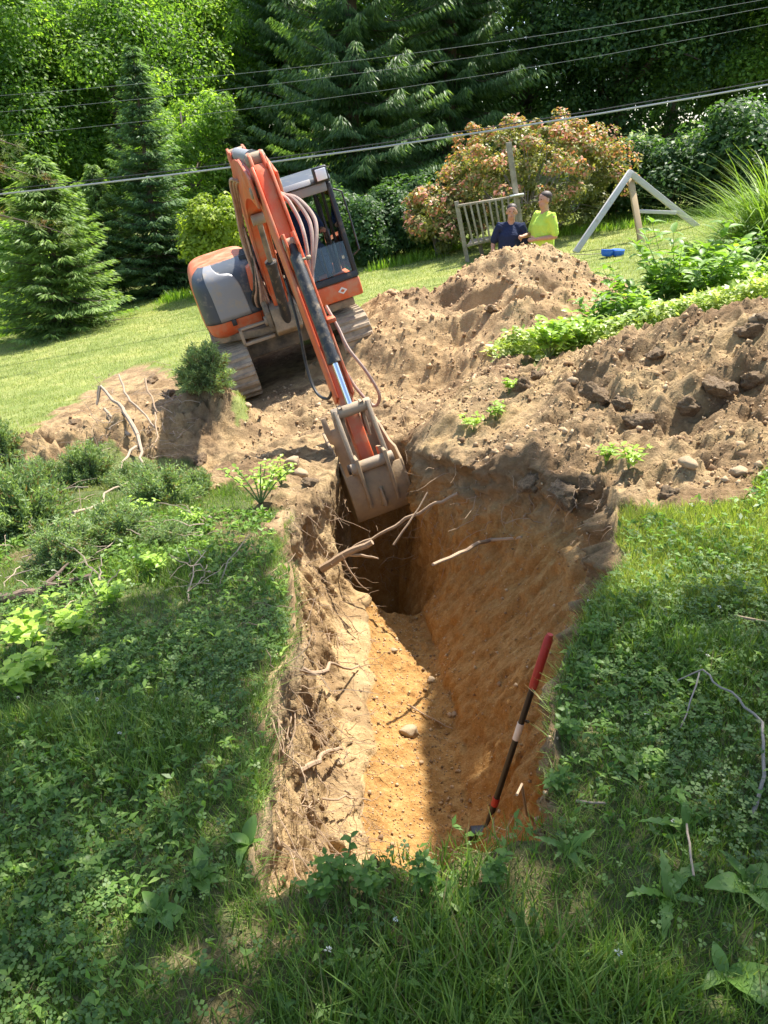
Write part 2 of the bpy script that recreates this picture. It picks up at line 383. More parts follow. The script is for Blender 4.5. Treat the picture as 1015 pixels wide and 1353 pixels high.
# steep walls: most of the drop happens while x moves from rim to floor
XL0, XR0 = -4.6, 4.4
wallprof = lambda u: u
X = np.concatenate([(-90 + (XL0+90)*(1-uL[::-1]))[None, :-1] + 0*Yc,
                    XL0 + (rl-XL0)*uLn[None], rl + (fl-rl)*uw[None], fl + (fr-fl)*uf[None], fr + (rr-fr)*uw[None], rr + (XR0-rr)*uRn[None],
                    (XR0 + (90-XR0)*uR)[None] + 0*Yc], axis=1)
nL = len(uL)-1+len(uLn); nW = len(uw); nF = len(uf)
Ygrid = Yc + 0*X
Z = surf(X, Ygrid)
B = bare(X, Ygrid).astype(float)
D = tdepth(Yc + .07*fbm(X*3.3, 2.2, oct=3, seed=9)*(Yc < 3), X)
j = np.arange(X.shape[1])[None]
lw = ((j >= nL) & (j < nL+nW)); ff = (j >= nL+nW) & (j <= nL+nW+nF); rw = (j > nL+nW+nF) & (j < nL+2*nW+nF)
sL = np.clip((j-nL)/nW, 0, 1); sR = np.clip(1-(j-nL-nW-nF)/nW, 0, 1)
s = np.where(ff, 1.0, np.where(lw, sL, np.where(rw, sR, 0.0)))             # 0 rim .. 1 floor
s_in = np.clip(s, 0, 1)
fz = tr(TFZ, Yc)
zl = surf(rl, Yc); zr = surf(rr, Yc)
zrim = np.where(j < nL+nW+nF/2, zl, zr)
drop = np.clip(s_in*1.0, 0, 1)
Zt = zrim + (fz - zrim)*drop
Zt = np.where(ff, fz, Zt)
k = ((s_in > 0)*1.0)*D
# wall shape: bulge and undercut, bucket grooves
depth = np.maximum(zrim - Zt, 0)
steep = s_in*(1-s_in)*4
outL = (-.10*smooth(.04, .3, s_in)*(1-smooth(.65, 1, s_in)) + .035*fbm(Ygrid*3.2, Zt*3.2, oct=5, seed=31)*smooth(.02, .2, s_in)
        - .034*np.maximum(0, fbm(Ygrid*9, Zt*7, oct=4, gain=.6, seed=33)) + .012*fbm(Ygrid*40, Zt*40, oct=3, seed=34) - .11*np.maximum(0, fbm(Ygrid*5.5+Zt*.5, Zt*1.6, oct=4, seed=35)-.38)*smooth(.05, .25, s_in))
outR = (.06*smooth(.02, .15, s_in)*(1-smooth(.3, 1, s_in)) + .06*fbm(Ygrid*1.4+Zt*.9, Zt*1.2, oct=3, seed=41)
        + .036*fbm((Ygrid+.22*Zt)*13, Zt*1.1, oct=4, gain=.55, seed=42) + .010*fbm(Ygrid*36, Zt*34, oct=3, gain=.6, seed=44)
        + .10*fbm(Ygrid*6, Zt*6, oct=5, gain=.6, seed=45)*(1-smooth(.12, .42, s_in)) + .02*fbm(Ygrid*9, Zt*7, oct=4, gain=.6, seed=46))
fade = smooth(0, .05, s_in)*(1-.75*smooth(.9, 1.0, s_in))
X = X + D*np.where(lw, outL*fade, np.where(rw, outR*fade, 0))
# floor: soft cross dip, spill against the left wall, clods
uF = np.clip((j-nL-nW)/nF, 0, 1)
spill = .16*np.exp(-uF/.28) + .05*np.exp(-(1-uF)/.10)
flo = spill + .03*fbm(X*5, Ygrid*5, oct=4, seed=51) + .018*np.maximum(0, fbm(X*18, Ygrid*18, oct=3, seed=52))
Zt = Zt + np.where(ff, flo, 0) + np.where(lw | rw, np.where(lw, .16, .05)*smooth(.75, 1, s_in), 0)
Ygrid = Ygrid + D*np.where(lw | rw, .02*fbm(X*8, Zt*8, oct=3, seed=53), 0)
# ground roughness outside the trench
rough_b = (.055*fbm(X*2.6, Ygrid*2.6, oct=5, gain=.55, seed=61) - .09*np.maximum(0, fbm(X*4.1, Ygrid*4.1, oct=4, seed=62)-.45)
           + .045*np.maximum(0, fbm(X*9, Ygrid*9, oct=4, gain=.6, seed=63)-.1) + .012*fbm(X*38, Ygrid*38, oct=2, seed=64) + .013*fbm(X*15, Ygrid*15, oct=3, gain=.6, seed=70) + .014*np.abs(fbm(X*6.5, Ygrid*6.5, oct=3, seed=71)))
near = 1-smooth(10, 16, Ygrid)
mk = (1-smooth(.9, 1.25, np.abs((X-EX_O[0])*EX_L[0]+(Ygrid-EX_O[1])*EX_L[1])))*(1-smooth(1.2, 1.6, np.abs((X-EX_O[0])*EX_F[0]+(Ygrid-EX_O[1])*EX_F[1])))
right_heap = smooth(.9, 1.6, X)*smooth(3.6, 4.4, Ygrid)*(1-smooth(6.8, 7.4, Ygrid))
dbm, _ = seg_dist(X, Ygrid, (-3.5, 7.2), (-1.75, 8.1)); berm = np.exp(-(dbm/.6)**2)
Zg = Z + B*near*(1-.8*mk)*(rough_b*(1+.5*right_heap+1.3*berm) - .08*right_heap*np.maximum(0, fbm(X*3.1, Ygrid*4.2, oct=3, seed=66)-.35)) + (1-B)*near*(.012*fbm(X*3, Ygrid*3, oct=4, seed=65))
for px_, py_, r_, d_ in ((905,548,.17,.20),(950,520,.13,.15),(780,512,.14,.16),(850,465,.10,.10),(695,505,.10,.14),(835,545,.16,.16),(990,500,.12,.14),(640,460,.1,.12),(590,575,.09,.08),(740,560,.10,.10),(395,565,.20,.16),(330,580,.14,.10),(220,500,.12,.12),(170,520,.10,.12)):
    c_ = hit(px_, py_, surf); q_ = np.exp(-(((X-c_[0])/r_)**2 + ((Ygrid-c_[1])/(r_*1.1))**2)**1.6); Zg = Zg - B*.75*d_*q_*(1+.4*fbm(X*9, Ygrid*9, oct=3, seed=67)) + B*.35*d_*np.exp(-(((X-c_[0]-r_*.3)/(r_*1.1))**2 + ((Ygrid-c_[1]-r_*1.7)/(r_*.7))**2))*(1+.8*fbm(X*7, Ygrid*7, oct=3, seed=68))
Zf = Zg*(1-k) + Zt*k
deep = np.where(k > 0, np.maximum(zrim - Zf, 0), 0)*D
# turf at the near rim curls over the lip
G_V = np.stack([X, Ygrid, Zf], -1)
nv, nu = X.shape
idx = np.arange(nv*nu).reshape(nv, nu)
Fq = np.stack([idx[:-1, :-1], idx[:-1, 1:], idx[1:, 1:], idx[1:, :-1]], -1).reshape(-1, 4)
Bs = B.copy()
worn = patchy(X, Ygrid)*(Ygrid < 5)*(1-B)
lawn_a = smooth(6.2, 8.5, Ygrid + .0*X)
me = np_mesh('ground', G_V.reshape(-1, 3), Fq, True, attrs={'bare': np.clip(np.maximum(B, worn*.55), 0, 1).ravel(), 'deep': deep.ravel(), 'lawn': np.broadcast_to(lawn_a, X.shape).ravel(), 'topmix': np.broadcast_to(np.where(lw, .45, 1.0), X.shape).ravel(), 'claymix': np.broadcast_to(np.where(lw, .22, 1.0), X.shape).ravel(), 'dark': np.maximum(B*np.clip(smooth(.2, .75, fbm(X*2.3, Ygrid*2.9, oct=4, seed=69)), 0, 1), (1-B)*1.4).ravel()})
ground = link('ground', me, m_ground, kind='structure')
# ================================================================= EXCAVATOR
M_or = paint('orange_paint', (.60, .11, .032), .45, 0, .16, .40, (.42, .27, .16), 5.0)
M_or2 = paint('orange_paint_arm', (.62, .105, .03), .45, 0, .16, .36, (.42, .26, .15), 4.0)
M_gray = paint('grey_panel', (.052, .062, .075), .5, 0, .15, .16, (.32, .26, .19), 6.0)
M_silver = paint('silver_panel', (.25, .25, .255), .45, .1, .08, .22, (.36, .29, .2), 7.0)
M_black = paint('black_frame', (.018, .018, .02), .45, 0, .2, .1, (.2, .15, .1), 8.0)
M_cyl = paint('black_cylinder', (.022, .022, .024), .5, 0, .2, .22, (.3, .22, .14), 14.0, .35)
M_chrome = paint('chrome', (.75, .76, .78), .14, 1.0, .03)
M_steel = paint('worn_steel', (.26, .22, .175), .65, .2, .3, .75, (.40, .29, .18), 6.0, .5)
M_track = paint('dusty_rubber', (.16, .13, .095), .9, 0, .25, .75, (.47, .36, .24), 6.0, .3)
M_frame = paint('dirty_frame', (.10, .085, .065), .8, 0, .3, .6, (.36, .265, .17), 5.0, .3)
M_hose = paint('dusty_hose', (.36, .25, .21), .7, 0, .2, .35, (.5, .38, .28), 9.0)
M_hoseb = paint('black_hose', (.02, .02, .02), .5, 0, .2, .12, (.3, .22, .15), 9.0)
M_white = paint('white_emblem', (.74, .70, .66), .5, 0, .05, .1)
M_seat = paint('seat_cloth', (.03, .03, .035), .85)
m_glass, t, b, o = new_mat('tinted_glass')
g1 = t.nodes.new('ShaderNodeBsdfTransparent'); g1.inputs[0].default_value = (.90, .96, .92, 1)
g2 = t.nodes.new('ShaderNodeBsdfGlossy'); g2.inputs['Roughness'].default_value = .03
fr_ = nd(t, 'ShaderNodeFresnel', inp={'IOR': 1.5}); ms = t.nodes.new('ShaderNodeMixShader')
t.links.new(fr_.outputs[0], ms.inputs[0]); t.links.new(g1.outputs[0], ms.inputs[1]); t.links.new(g2.outputs[0], ms.inputs[2]); t.links.new(ms.outputs[0], o.inputs[0])
m_lens, t, b, o = new_mat('lamp_lens'); b.inputs['Base Color'].default_value = (.85, .87, .9, 1); b.inputs['Roughness'].default_value = .12
M_bkt = paint('earthy_bucket_steel', (.27, .20, .135), .85, 0, .3, .7, (.42, .30, .18), 6.0, .6, .25)
exc = empty('excavator', 'orange tracked mini excavator with glazed cab digging the trench', 'excavator', EX_O)
Rm = Matrix((EX_L, -EX_F, EX_U)).transposed(); exc.rotation_euler = Rm.to_euler()
X_, Y_, Z_ = (1,0,0), (0,1,0), (0,0,1)
def stadium(L, h, n=10):
    r = h/2; P = []
    for k in range(n+1):
        a = -math.pi/2 + math.pi*k/n; P.append((L/2-r + r*math.cos(a), r + r*math.sin(a)))
    for k in range(n+1):
        a = math.pi/2 + math.pi*k/n; P.append((-L/2+r + r*math.cos(a), r + r*math.sin(a)))
    return P
TL, TH, TW = 2.42, .60, .42
lug_me = None
for sx in (-.80, .80):
    outer = stadium(TL, TH); inner = [(p*.955, .03 + q*.9) for p, q in outer]
    mb = MB(); bm = mb.bm; n = len(outer)
    rings = []
    for prof, xx in ((outer, -TW/2), (outer, TW/2), (inner, TW/2), (inner, -TW/2)):
        rings.append([bm.verts.new((sx+xx, p, q)) for p, q in prof])
    for a in range(4):
        A, Bq = rings[a], rings[(a+1) % 4]
        for i in range(n): bm.faces.new((A[i], A[(i+1) % n], Bq[(i+1) % n], Bq[i]))
    tk = mb.build('track', M_track, exc)
    # lugs all round the belt
    L = np.array(outer + [outer[0]]); seg = np.hypot(*np.diff(L, axis=0).T); cum = np.r_[0, np.cumsum(seg)]; N = 46
    if lug_me is None:
        ml = MB(); ml.hull8([(-TW/2, -.034, 0), (TW/2, -.034, 0), (TW/2, .034, 0), (-TW/2, .034, 0), (-TW/2+.015, -.018, .03), (TW/2-.015, -.018, .03), (TW/2-.015, .018, .03), (-TW/2+.015, .018, .03)])
        lo = ml.build('track_lug', M_track, tk, smooth_=False); lug_me = lo.data; first = lo
    else: first = None
    for q in range(N):
        d = cum[-1]*(q+.5)/N; i = min(np.searchsorted(cum, d)-1, len(seg)-1); f = (d-cum[i])/seg[i]; p = L[i] + f*(L[i+1]-L[i]); tg = (L[i+1]-L[i])/seg[i]
        nrm = np.array([tg[1], -tg[0]])
        lo = first if first is not None else bpy.data.objects.new('track_lug', lug_me)
        if first is None: COL.objects.link(lo); lo.parent = tk
        first = None
        zv = Vector((0, nrm[0], nrm[1])); xv = Vector((1, 0, 0)); yv_ = zv.cross(xv)
        lo.rotation_euler = Matrix((xv, yv_, zv)).transposed().to_euler(); lo.location = (sx, p[0] - nrm[0]*.004, p[1] - nrm[1]*.004)
    for yy, rr_, nm in ((-TL/2+.30, .235, 'idler_wheel'), (TL/2-.30, .235, 'drive_sprocket')):
        MB().tube([(sx-.15, yy, TH/2), (sx-.11, yy, TH/2), (sx-.11, yy, TH/2), (sx+.11, yy, TH/2), (sx+.15, yy, TH/2)], [.09, .10, rr_, rr_, .12], 20).build(nm, M_frame, tk)
    for q in range(4):
        yy = -.55 + q*.36; MB().tube([(sx-.14, yy, .135), (sx+.14, yy, .135)], .085, 14).build('track_roller', M_frame, tk)
    MB().box((sx-.10, -.85, .20), (sx+.10, .85, .40)).build('track_frame', M_frame, tk, .02)
MB().hull8([(-.72,-.50,.34),(.72,-.50,.34),(.72,.55,.34),(-.72,.55,.34),(-.55,-.42,.60),(.55,-.42,.60),(.55,.45,.60),(-.55,.45,.60)]).build('car_body', M_frame, exc, .03)
MB().tube([(0,0,.58),(0,0,.72)], .46, 28).build('slew_ring', M_frame, exc)
# dozer blade behind the tracks
bl = MB(); bl.prism([(0,.02),(.06,.10),(.09,.25),(.03,.42),(-.02,.42),(.03,.24),(0,.10),(-.05,.02)], X_, -.95, .95, org=(0,1.62,0)); bl.build('dozer_blade', M_frame, exc, .008)
MB().bar((-.35,.6,.35),(-.35,1.62,.22),.12,.10).bar((.35,.6,.35),(.35,1.62,.22),.12,.10).build('blade_arm', M_frame, exc, .01)
MB().prism([(-.95,-.62),(-.35,-.98),(.30,-.98),(.93,-.95),(.95,.6),(.75,1.05),(-.75,1.05),(-.95,.6)], Z_, .70, .80, e1=X_, e2=Y_).build('upper_deck', M_frame, exc, .015)
# engine hood and counterweight: super-ellipsoid shells
def sgn(a, e): return np.sign(a)*np.abs(a)**e
def sell(c, h, e1, e2, th, ph, off=0.0):
    x = sgn(np.cos(ph), e1)*sgn(np.cos(th), e2); y = sgn(np.cos(ph), e1)*sgn(np.sin(th), e2); z = sgn(np.sin(ph), e1)
    return np.stack([c[0] + (h[0]+off)*x, c[1] + (h[1]+off)*y, c[2] + (h[2]+off)*z], -1)
def shell(name, mat, c, h, e1, e2, tr_, pr_, n=(40, 24), off=0.0, sol=0.0, parent=None, tilt=0.0):
    th = np.linspace(*tr_, n[0])[:, None] + 0*np.zeros(n[1])[None]; ph = np.linspace(*pr_, n[1])[None] + 0*th; th = th - tilt*(ph-.3)
    V = sell(c, h, e1, e2, th, ph, off); i = np.arange(n[0]*n[1]).reshape(n)
    F = np.stack([i[:-1,:-1], i[1:,:-1], i[1:,1:], i[:-1,1:]], -1).reshape(-1, 4)
    ob = link(name, np_mesh(name, V.reshape(-1, 3), F, True), mat, parent or exc)
    if sol: s_ = ob.modifiers.new('thick', 'SOLIDIFY'); s_.thickness = sol; s_.offset = -1
    return ob
pi = math.pi
HC, HH = (-.55, .12, 1.19), (.46, 1.02, .47)
hood = shell('engine_hood', M_or, HC, HH, .42, .42, (-pi, pi), (-pi/2, pi/2), (72, 40))
shell('hood_cover', M_gray, HC, HH, .42, .42, (-pi*.80, -pi*.12), (-.12, pi/2-.35), (48, 24), .012, .03, hood)
shell('silver_band', M_silver, HC, HH, .42, .42, (-pi*.575, -pi*.49), (-.10, pi/2-.40), (20, 24), .020, .02, hood, .14)
for q in range(5):
    yy = -.62 + q*.055; MB().box((-.30+q*.012, yy-.06, 1.44), (-.08+q*.012, yy-.028, 1.68+.01*q)).build('grille_slat', M_black, hood, .006)
shell('panel_seam', M_black, HC, HH, .42, .42, (-pi*.835, -pi*.828), (-pi/2+.5, pi/2-.5), (3, 30), .003, .004, hood)
shell('panel_seam', M_black, HC, HH, .42, .42, (-pi*.40, -pi*.395), (-pi/2+.4, -.14), (3, 16), .003, .004, hood)
MB().box((-.66,-.925,.92),(-.60,-.905,1.0)).build('hood_latch', M_black, hood, .006)
shell('counterweight', M_or, (0, .80, 1.02), (1.0, .62, .34), .4, .5, (0, pi), (-pi/2, pi/2), (48, 28))
MB().box((-.95, .25, .80), (.95, .95, 1.05)).build('rear_frame', M_frame, exc, .02)
# swing bracket
MB().prism([(-.62,.62),(-1.10,.66),(-1.24,.74),(-1.20,1.02),(-.98,1.10),(-.62,.86)], X_, -.17, .17).build('swing_bracket', M_frame, exc, .015)
MB().prism([(-.78,.92),(-1.16,.80),(-1.16,1.00),(-.95,1.3),(-.84,1.28)], X_, -.24, -.175).build('bracket_ear', M_frame, exc, .01)
MB().prism([(-.78,.92),(-1.16,.80),(-1.16,1.00),(-.95,1.3),(-.84,1.28)], X_, .175, .24).build('bracket_ear', M_frame, exc, .01)
MB().box((-.62,-1.06,.66),(-.20,-.98,.70)).box((-.62,-1.06,.86),(-.20,-.98,.89)).box((-.62,-1.06,.66),(-.58,-.98,.89)).build('step_guard', M_steel, exc, .006)
# boom
BP, SP, FP = np.array([-3.526, 2.51]), np.array([-4.82, .25]), np.array([-1.02, .88])
def band(ctr, wd):
    """outline round a centre line with half widths"""
    c = np.array(ctr, float); tg = np.gradient(c, axis=0); tg /= np.linalg.norm(tg, axis=1)[:, None]; nn = np.c_[-tg[:, 1], tg[:, 0]]
    wd = np.array(wd)[:, None]; return [tuple(p) for p in np.r_[c + nn*wd, (c - nn*wd)[::-1]]]
tt = np.linspace(0, 1, 15)[:, None]
C0, C1, C2, C3 = FP, np.array([-1.02, 2.45]), np.array([-1.75, 2.78]), BP
bc = (1-tt)**3*C0 + 3*(1-tt)**2*tt*C1 + 3*(1-tt)*tt**2*C2 + tt**3*C3
bw = np.interp(tt[:, 0], [0, .12, .5, .85, 1], [.10, .15, .225, .16, .10])
boom = MB().prism(band(bc, bw), X_, -.095, .095).build('boom', M_or2, exc, .012)
bi = bc[1:-1]
MB().prism(band(bi, bw[1:-1]+.012), X_, -.107, -.095).build('boom_side_plate', M_or2, boom, .004)
MB().prism(band(bi, bw[1:-1]+.012), X_, .095, .107).build('boom_side_plate', M_or2, boom, .004)
for sx in (-1, 1):   # fork ears at the boom tip and cylinder bracket on the knee
    MB().prism([(BP[0]-.13, BP[1]-.13), (BP[0]-.13, BP[1]+.12), (BP[0]+.5, BP[1]+.28), (BP[0]+.5, BP[1]-.05)], X_, sx*.118-.012, sx*.118+.012).build('boom_fork', M_or2, boom, .006)
    MB().prism([(-1.95,2.55),(-1.60,2.42),(-1.52,2.78),(-1.66,2.88),(-1.85,2.84)], X_, sx*.085-.013, sx*.085+.013).build('knee_bracket', M_or2, boom, .006)
def pin(name, y, z, half, r, mat=M_steel, parent=None):
    return MB().tube([(-half, y, z), (half, y, z)], r, 16).build(name, mat, parent or exc, .006)
pin('boom_pin', *BP, .145, .05); pin('foot_pin', *FP, .27, .06)
def cyl(nm, p, q, r, frac, x=0.0, m=M_cyl, rm=None):
    p, q = np.array(p, float), np.array(q, float); P3 = lambda k: (x, *(p+(q-p)*k)); L = np.linalg.norm(q-p); e = .05/L
    body = MB().tube([P3(0), P3(.02), P3(frac-e), P3(frac-e), P3(frac), P3(frac)], [r*.8, r, r, r*1.14, r*1.14, r*.6], 20).build(nm, m, exc)
    MB().tube([P3(frac-.01), P3(1)], r*.52, 16).build('piston_rod', rm or M_chrome, body)
    for k in (0, 1): MB().tube([(x-r*1.2, *(p+(q-p)*k)), (x+r*1.2, *(p+(q-p)*k))], r*.95, 16).build('cylinder_eye', M_steel, body, .005)
    return body
D_ = (SP-BP)/np.linalg.norm(SP-BP); N_ = np.array([D_[1], -D_[0]])
if N_[0] > 0: N_ = -N_
SL = np.linalg.norm(SP-BP)
def sp(t_, n_): return tuple(BP + t_*D_ + n_*N_)
cyl('boom_cylinder', (-1.16, .80), (-1.72, 2.12), .062, .62, rm=M_frame)
cyl('arm_cylinder', (-1.72, 2.80), sp(-.25,.06), .068, .86, m=M_silver)
# stick
prof = [sp(-.20,-.06), sp(-.22,.03), sp(-.16,.15), sp(0,.20), sp(.45,.20), sp(1.5,.15), sp(SL-.05,.10), sp(SL+.09,.05), sp(SL+.09,-.06), sp(SL-.05,-.10), sp(1.5,-.12), sp(.3,-.14), sp(0,-.13), sp(-.12,-.11)]
stick = MB().prism(prof, X_, -.060, .060).build('stick', M_or2, exc, .010)
for sx in (-1, 1):
    MB().prism([sp(-.15,-.05), sp(-.18,.08), sp(-.12,.21), sp(0,.240), sp(.45,.235), sp(1.5,.185), sp(2.0,.15), sp(2.0,-.12), sp(1.5,-.13), sp(.3,-.15), sp(0,-.14)], X_, sx*.073-.0125, sx*.073+.0125).build('stick_flange', M_or2, stick, .005)
    MB().prism([sp(-.30,-.02), sp(-.32,.08), sp(-.24,.16), sp(-.1,.18), sp(-.05,0), sp(-.15,-.06)], X_, sx*.056-.014, sx*.056+.014).build('lever_ear', M_or2, stick, .006)
pin('lever_pin', *sp(-.25,.06), .09, .04)
def at_sp(t_, n_, x=0.0): return (x, *sp(t_, n_))
A2 = sp(2.14, .22); KB = (SP[0]-.235, SP[1]+.10)
MB().prism([sp(.52,.20), sp(.60,.40), sp(.72,.40), sp(.86,.19)], X_, -.055, -.035).build('cylinder_bracket', M_or2, stick, .005)
MB().prism([sp(.52,.20), sp(.60,.40), sp(.72,.40), sp(.86,.19)], X_, .035, .055).build('cylinder_bracket', M_or2, stick, .005)
bcyl = cyl('bucket_cylinder', sp(.66,.31), sp(2.14,.22), .052, .72)
pin('linkage_pin', *A2, .175, .052); pin('bucket_link_pin', *KB, .19, .050); pin('bucket_hinge_pin', *SP, .19, .045)
for sx in (-1, 1):
    MB().prism([(A2[0]-.05,A2[1]+.05),(A2[0]+.05,A2[1]+.02),(KB[0]+.05,KB[1]-.05),(KB[0]-.05,KB[1]-.04)], X_, sx*.145-.017, sx*.145+.017).build('bucket_link', M_steel, exc, .008)
    MB().prism([(A2[0]-.04,A2[1]+.05),(A2[0]+.05,A2[1]+.05), sp(SL-.22,.04), sp(SL-.30,-.04), sp(SL-.42,.0)], X_, sx*.095-.015, sx*.095+.015).build('rocker_link', M_steel, exc, .008)
# bucket, curled under the stick: back plate towards the photographer
S = SP
bp = [(-.26,.05),(-.335,-.12),(-.34,-.30),(-.25,-.47),(-.06,-.58),(.17,-.57),(.38,-.44),(.53,-.22),(.62,.05),(.67,.22)]
BK = .86; bp = [(S[0]+p*BK, S[1]+q*BK) for p, q in bp]; cen = np.array((S[0]+.1, S[1]-.08))
ins = [tuple(np.array(p) + .022*(cen-np.array(p))/np.linalg.norm(cen-np.array(p))) for p in bp]
buck = MB().prism(bp + ins[::-1], X_, -.245, .245).build('bucket', M_bkt, exc, .004)
for sx in (-1, 1):
    MB().prism(bp + [(S[0]+.35,S[1]+.16),(S[0]+.10,S[1]+.10),(S[0]-.1,S[1]+.12)], X_, sx*.252-.011, sx*.252+.011).build('side_plate', M_bkt, buck, .004)
    MB().prism([(S[0]-.30,S[1]+.20),(S[0]-.17,S[1]+.19),(S[0]+.08,S[1]+.10),(S[0]+.08,S[1]-.06),(S[0]-.22,S[1]-.05),(S[0]-.29,S[1]-.27),(S[0]-.32,S[1]-.27),(S[0]-.33,S[1]-.06)], X_, sx*.125-.014, sx*.125+.014).build('hinge_ear', M_bkt, buck, .005)
MB().hull8([(-.04,S[0]-.27,S[1]-.28),(.04,S[0]-.27,S[1]-.28),(.026,S[0]-.27,S[1]-.10),(-.026,S[0]-.27,S[1]-.10),(-.012,S[0]-.35,S[1]-.28),(.012,S[0]-.35,S[1]-.28),(.008,S[0]-.32,S[1]-.12),(-.008,S[0]-.32,S[1]-.12)]).build('gusset', M_bkt, buck, .003)
for q in range(5):
    x = -.21 + q*.105; MB().hull8([(x-.03,S[0]+.54,S[1]+.15),(x+.03,S[0]+.54,S[1]+.15),(x+.03,S[0]+.60,S[1]+.15),(x-.03,S[0]+.60,S[1]+.15),(x-.022,S[0]+.60,S[1]+.31),(x+.022,S[0]+.60,S[1]+.31),(x+.022,S[0]+.615,S[1]+.31),(x-.022,S[0]+.615,S[1]+.31)]).build('bucket_tooth', M_bkt, buck, .004)
# hoses
def hose(P, r=.017, m=M_hose, nm='hydraulic_hose', n=40):
    P = np.array(P, float); k = len(P); u = np.linspace(0, k-1.001, n); i = u.astype(int); f = (u-i)[:, None]
    g = lambda q: P[np.clip(q, 0, k-1)]
    p0, p1, p2, p3 = g(i-1), g(i), g(i+1), g(i+2)
    Q = .5*(2*p1 + (p2-p0)*f + (2*p0-5*p1+4*p2-p3)*f**2 + (3*p1-p0-3*p2+p3)*f**3)
    return MB().tube(Q, r, 8).build(nm, m, exc)
for q in range(3):   # along the boom's right side (picture left)
    x = -.130 - .028*q
    hose([(x+.035,-2.15,2.56+.02*q),(x+.01,-1.85,2.52+.02*q),(x-.01,-1.50-.03*q,2.26),(x-.04,-1.26-.03*q,1.90),(x-.03,-1.15-.02*q,1.5),(x-.01,-1.06,1.15),(x,-.98,.98)], .016)
for q, (bx, bulge) in enumerate(((.09,.19),(.10,.13),(.085,.07))):   # the big loops at the picture's right of the stick
    hose([(bx-.04,*sp(.04,.0)),(bx,*sp(.14,.12)),(bx+.6*bulge,*sp(.24,.17)),(bx+bulge,*sp(.42,.18)),(bx+.9*bulge,*sp(.58,.20)),(bx+.35*bulge,*sp(.80,.18)),(bx-.02,*sp(.98,.12)),(bx-.03,*sp(1.25,.10))], .018)
hose([(.12,*sp(1.20,.12)),(.15,*sp(1.42,.14)),(.17,*sp(1.62,.14)),(.26,*sp(1.85,.06)),(.32,*sp(2.05,-.10)),(.26,*sp(2.1,-.25)),(.16,*sp(1.9,-.22)),(.09,*sp(1.65,-.10))], .015)
hose([(-.11,*sp(.8,-.1)),(-.14,*sp(1.2,-.18)),(-.19,*sp(1.55,-.30)),(-.19,*sp(1.80,-.28)),(-.13,*sp(1.92,-.14)),(-.08,*sp(1.90,-.02))], .014, M_hoseb)
for q in range(4): hose([(-.20-.035*q,-.75,.95),(-.23-.03*q,-1.02,1.10+.03*q),(-.2-.02*q,-1.2,1.35),(-.17,-1.28,1.7),(-.16,-1.4,2.05)], .018, M_hoseb if q % 2 else M_hose)
MB().tube([(.08,*sp(.82,.31)),(.12,*sp(.82,.31))], .019, 10).tube([(.0,*sp(.82,.31)),(.10,*sp(.82,.31))], .012, 8).build('hose_fitting', M_steel, exc)
MB().box((.07,*[min(sp(1.28,.1)[k], sp(1.38,.2)[k]) for k in (0,1)]), (.15,*[max(sp(1.28,.1)[k], sp(1.38,.2)[k]) for k in (0,1)])).build('hose_clamp', M_or2, stick, .006)
MB().hull8([(-.30,-1.02,1.28),(-.17,-1.04,1.28),(-.17,-.8,1.28),(-.30,-.8,1.28),(-.27,-.98,1.55),(-.17,-1.0,1.60),(-.17,-.8,1.60),(-.27,-.8,1.55)]).build('valve_cover', M_or, exc, .012)
# cab
cab = link('cab', None, None, exc); cab.empty_display_size = .1
CX0, CX1, CYF, CYB, CZ0, CZ1 = .16, 1.06, -1.04, .52, .82, 2.27
topf = CYF + .20
def cb(p, q, w_=.06, h_=.07): return MB().bar(p, q, w_, h_, up=(0,1,0))
MB().prism([(CYF,CZ0),(CYF,1.05),(CYB,1.05),(CYB,CZ0)], X_, CX0, CX1).build('cab_base', M_or, cab, .03, 3)
MB().prism([(CYF-.005,1.052),(CYF+.012,1.13),(CYF+.06,1.13),(CYF+.06,1.052)], X_, CX0+.02, CX1-.02).build('lower_sill', M_black, cab, .006)
for x in (CX0+.03, CX1-.03):
    MB().bar((x,CYF+.04,1.05),(x,topf+.03,CZ1-.08),.06,.075,up=(0,1,0)).build('front_pillar', M_black, cab, .012)
    MB().bar((x,CYB-.04,1.05),(x,CYB-.06,CZ1-.08),.06,.08,up=(0,1,0)).build('rear_pillar', M_black, cab, .012)
    MB().bar((x,-.22,1.05),(x,-.22,CZ1-.08),.045,.06,up=(0,1,0)).build('door_pillar', M_black, cab, .01)
    MB().bar((x,topf+.03,CZ1-.08),(x,CYB-.06,CZ1-.08),.06,.07).build('roof_rail', M_black, cab, .01)
MB().bar((CX0+.061,topf+.02,CZ1-.11),(CX1-.061,topf+.02,CZ1-.11),.07,.11).build('visor_bar', M_silver, cab, .012)
MB().prism([(topf-.06,CZ1-.05),(topf-.02,CZ1+.02),(topf+.25,CZ1+.06),(CYB-.25,CZ1+.06),(CYB,CZ1+.01),(CYB,CZ1-.045)], X_, CX0-.01, CX1+.01).build('cab_roof', M_gray, cab, .03, 3)
MB().hull8([(CX0+.06,topf-.075,CZ1-.04),(CX1-.25,topf-.075,CZ1-.04),(CX1-.25,topf-.06,CZ1-.04),(CX0+.06,topf-.06,CZ1-.04),(CX0+.06,topf-.035,CZ1+.02),(CX1-.25,topf-.035,CZ1+.02),(CX1-.25,topf-.02,CZ1+.02),(CX0+.06,topf-.02,CZ1+.02)]).build('roof_trim', M_silver, cab, .004)
def pane(P, nm='window_pane'):
    n = np.cross(np.subtract(P[1], P[0]), np.subtract(P[3], P[0])); n = n/np.linalg.norm(n)*.005
    return MB().hull8([tuple(np.array(p)-n) for p in P] + [tuple(np.array(p)+n) for p in P]).build(nm, m_glass, cab, smooth_=False)
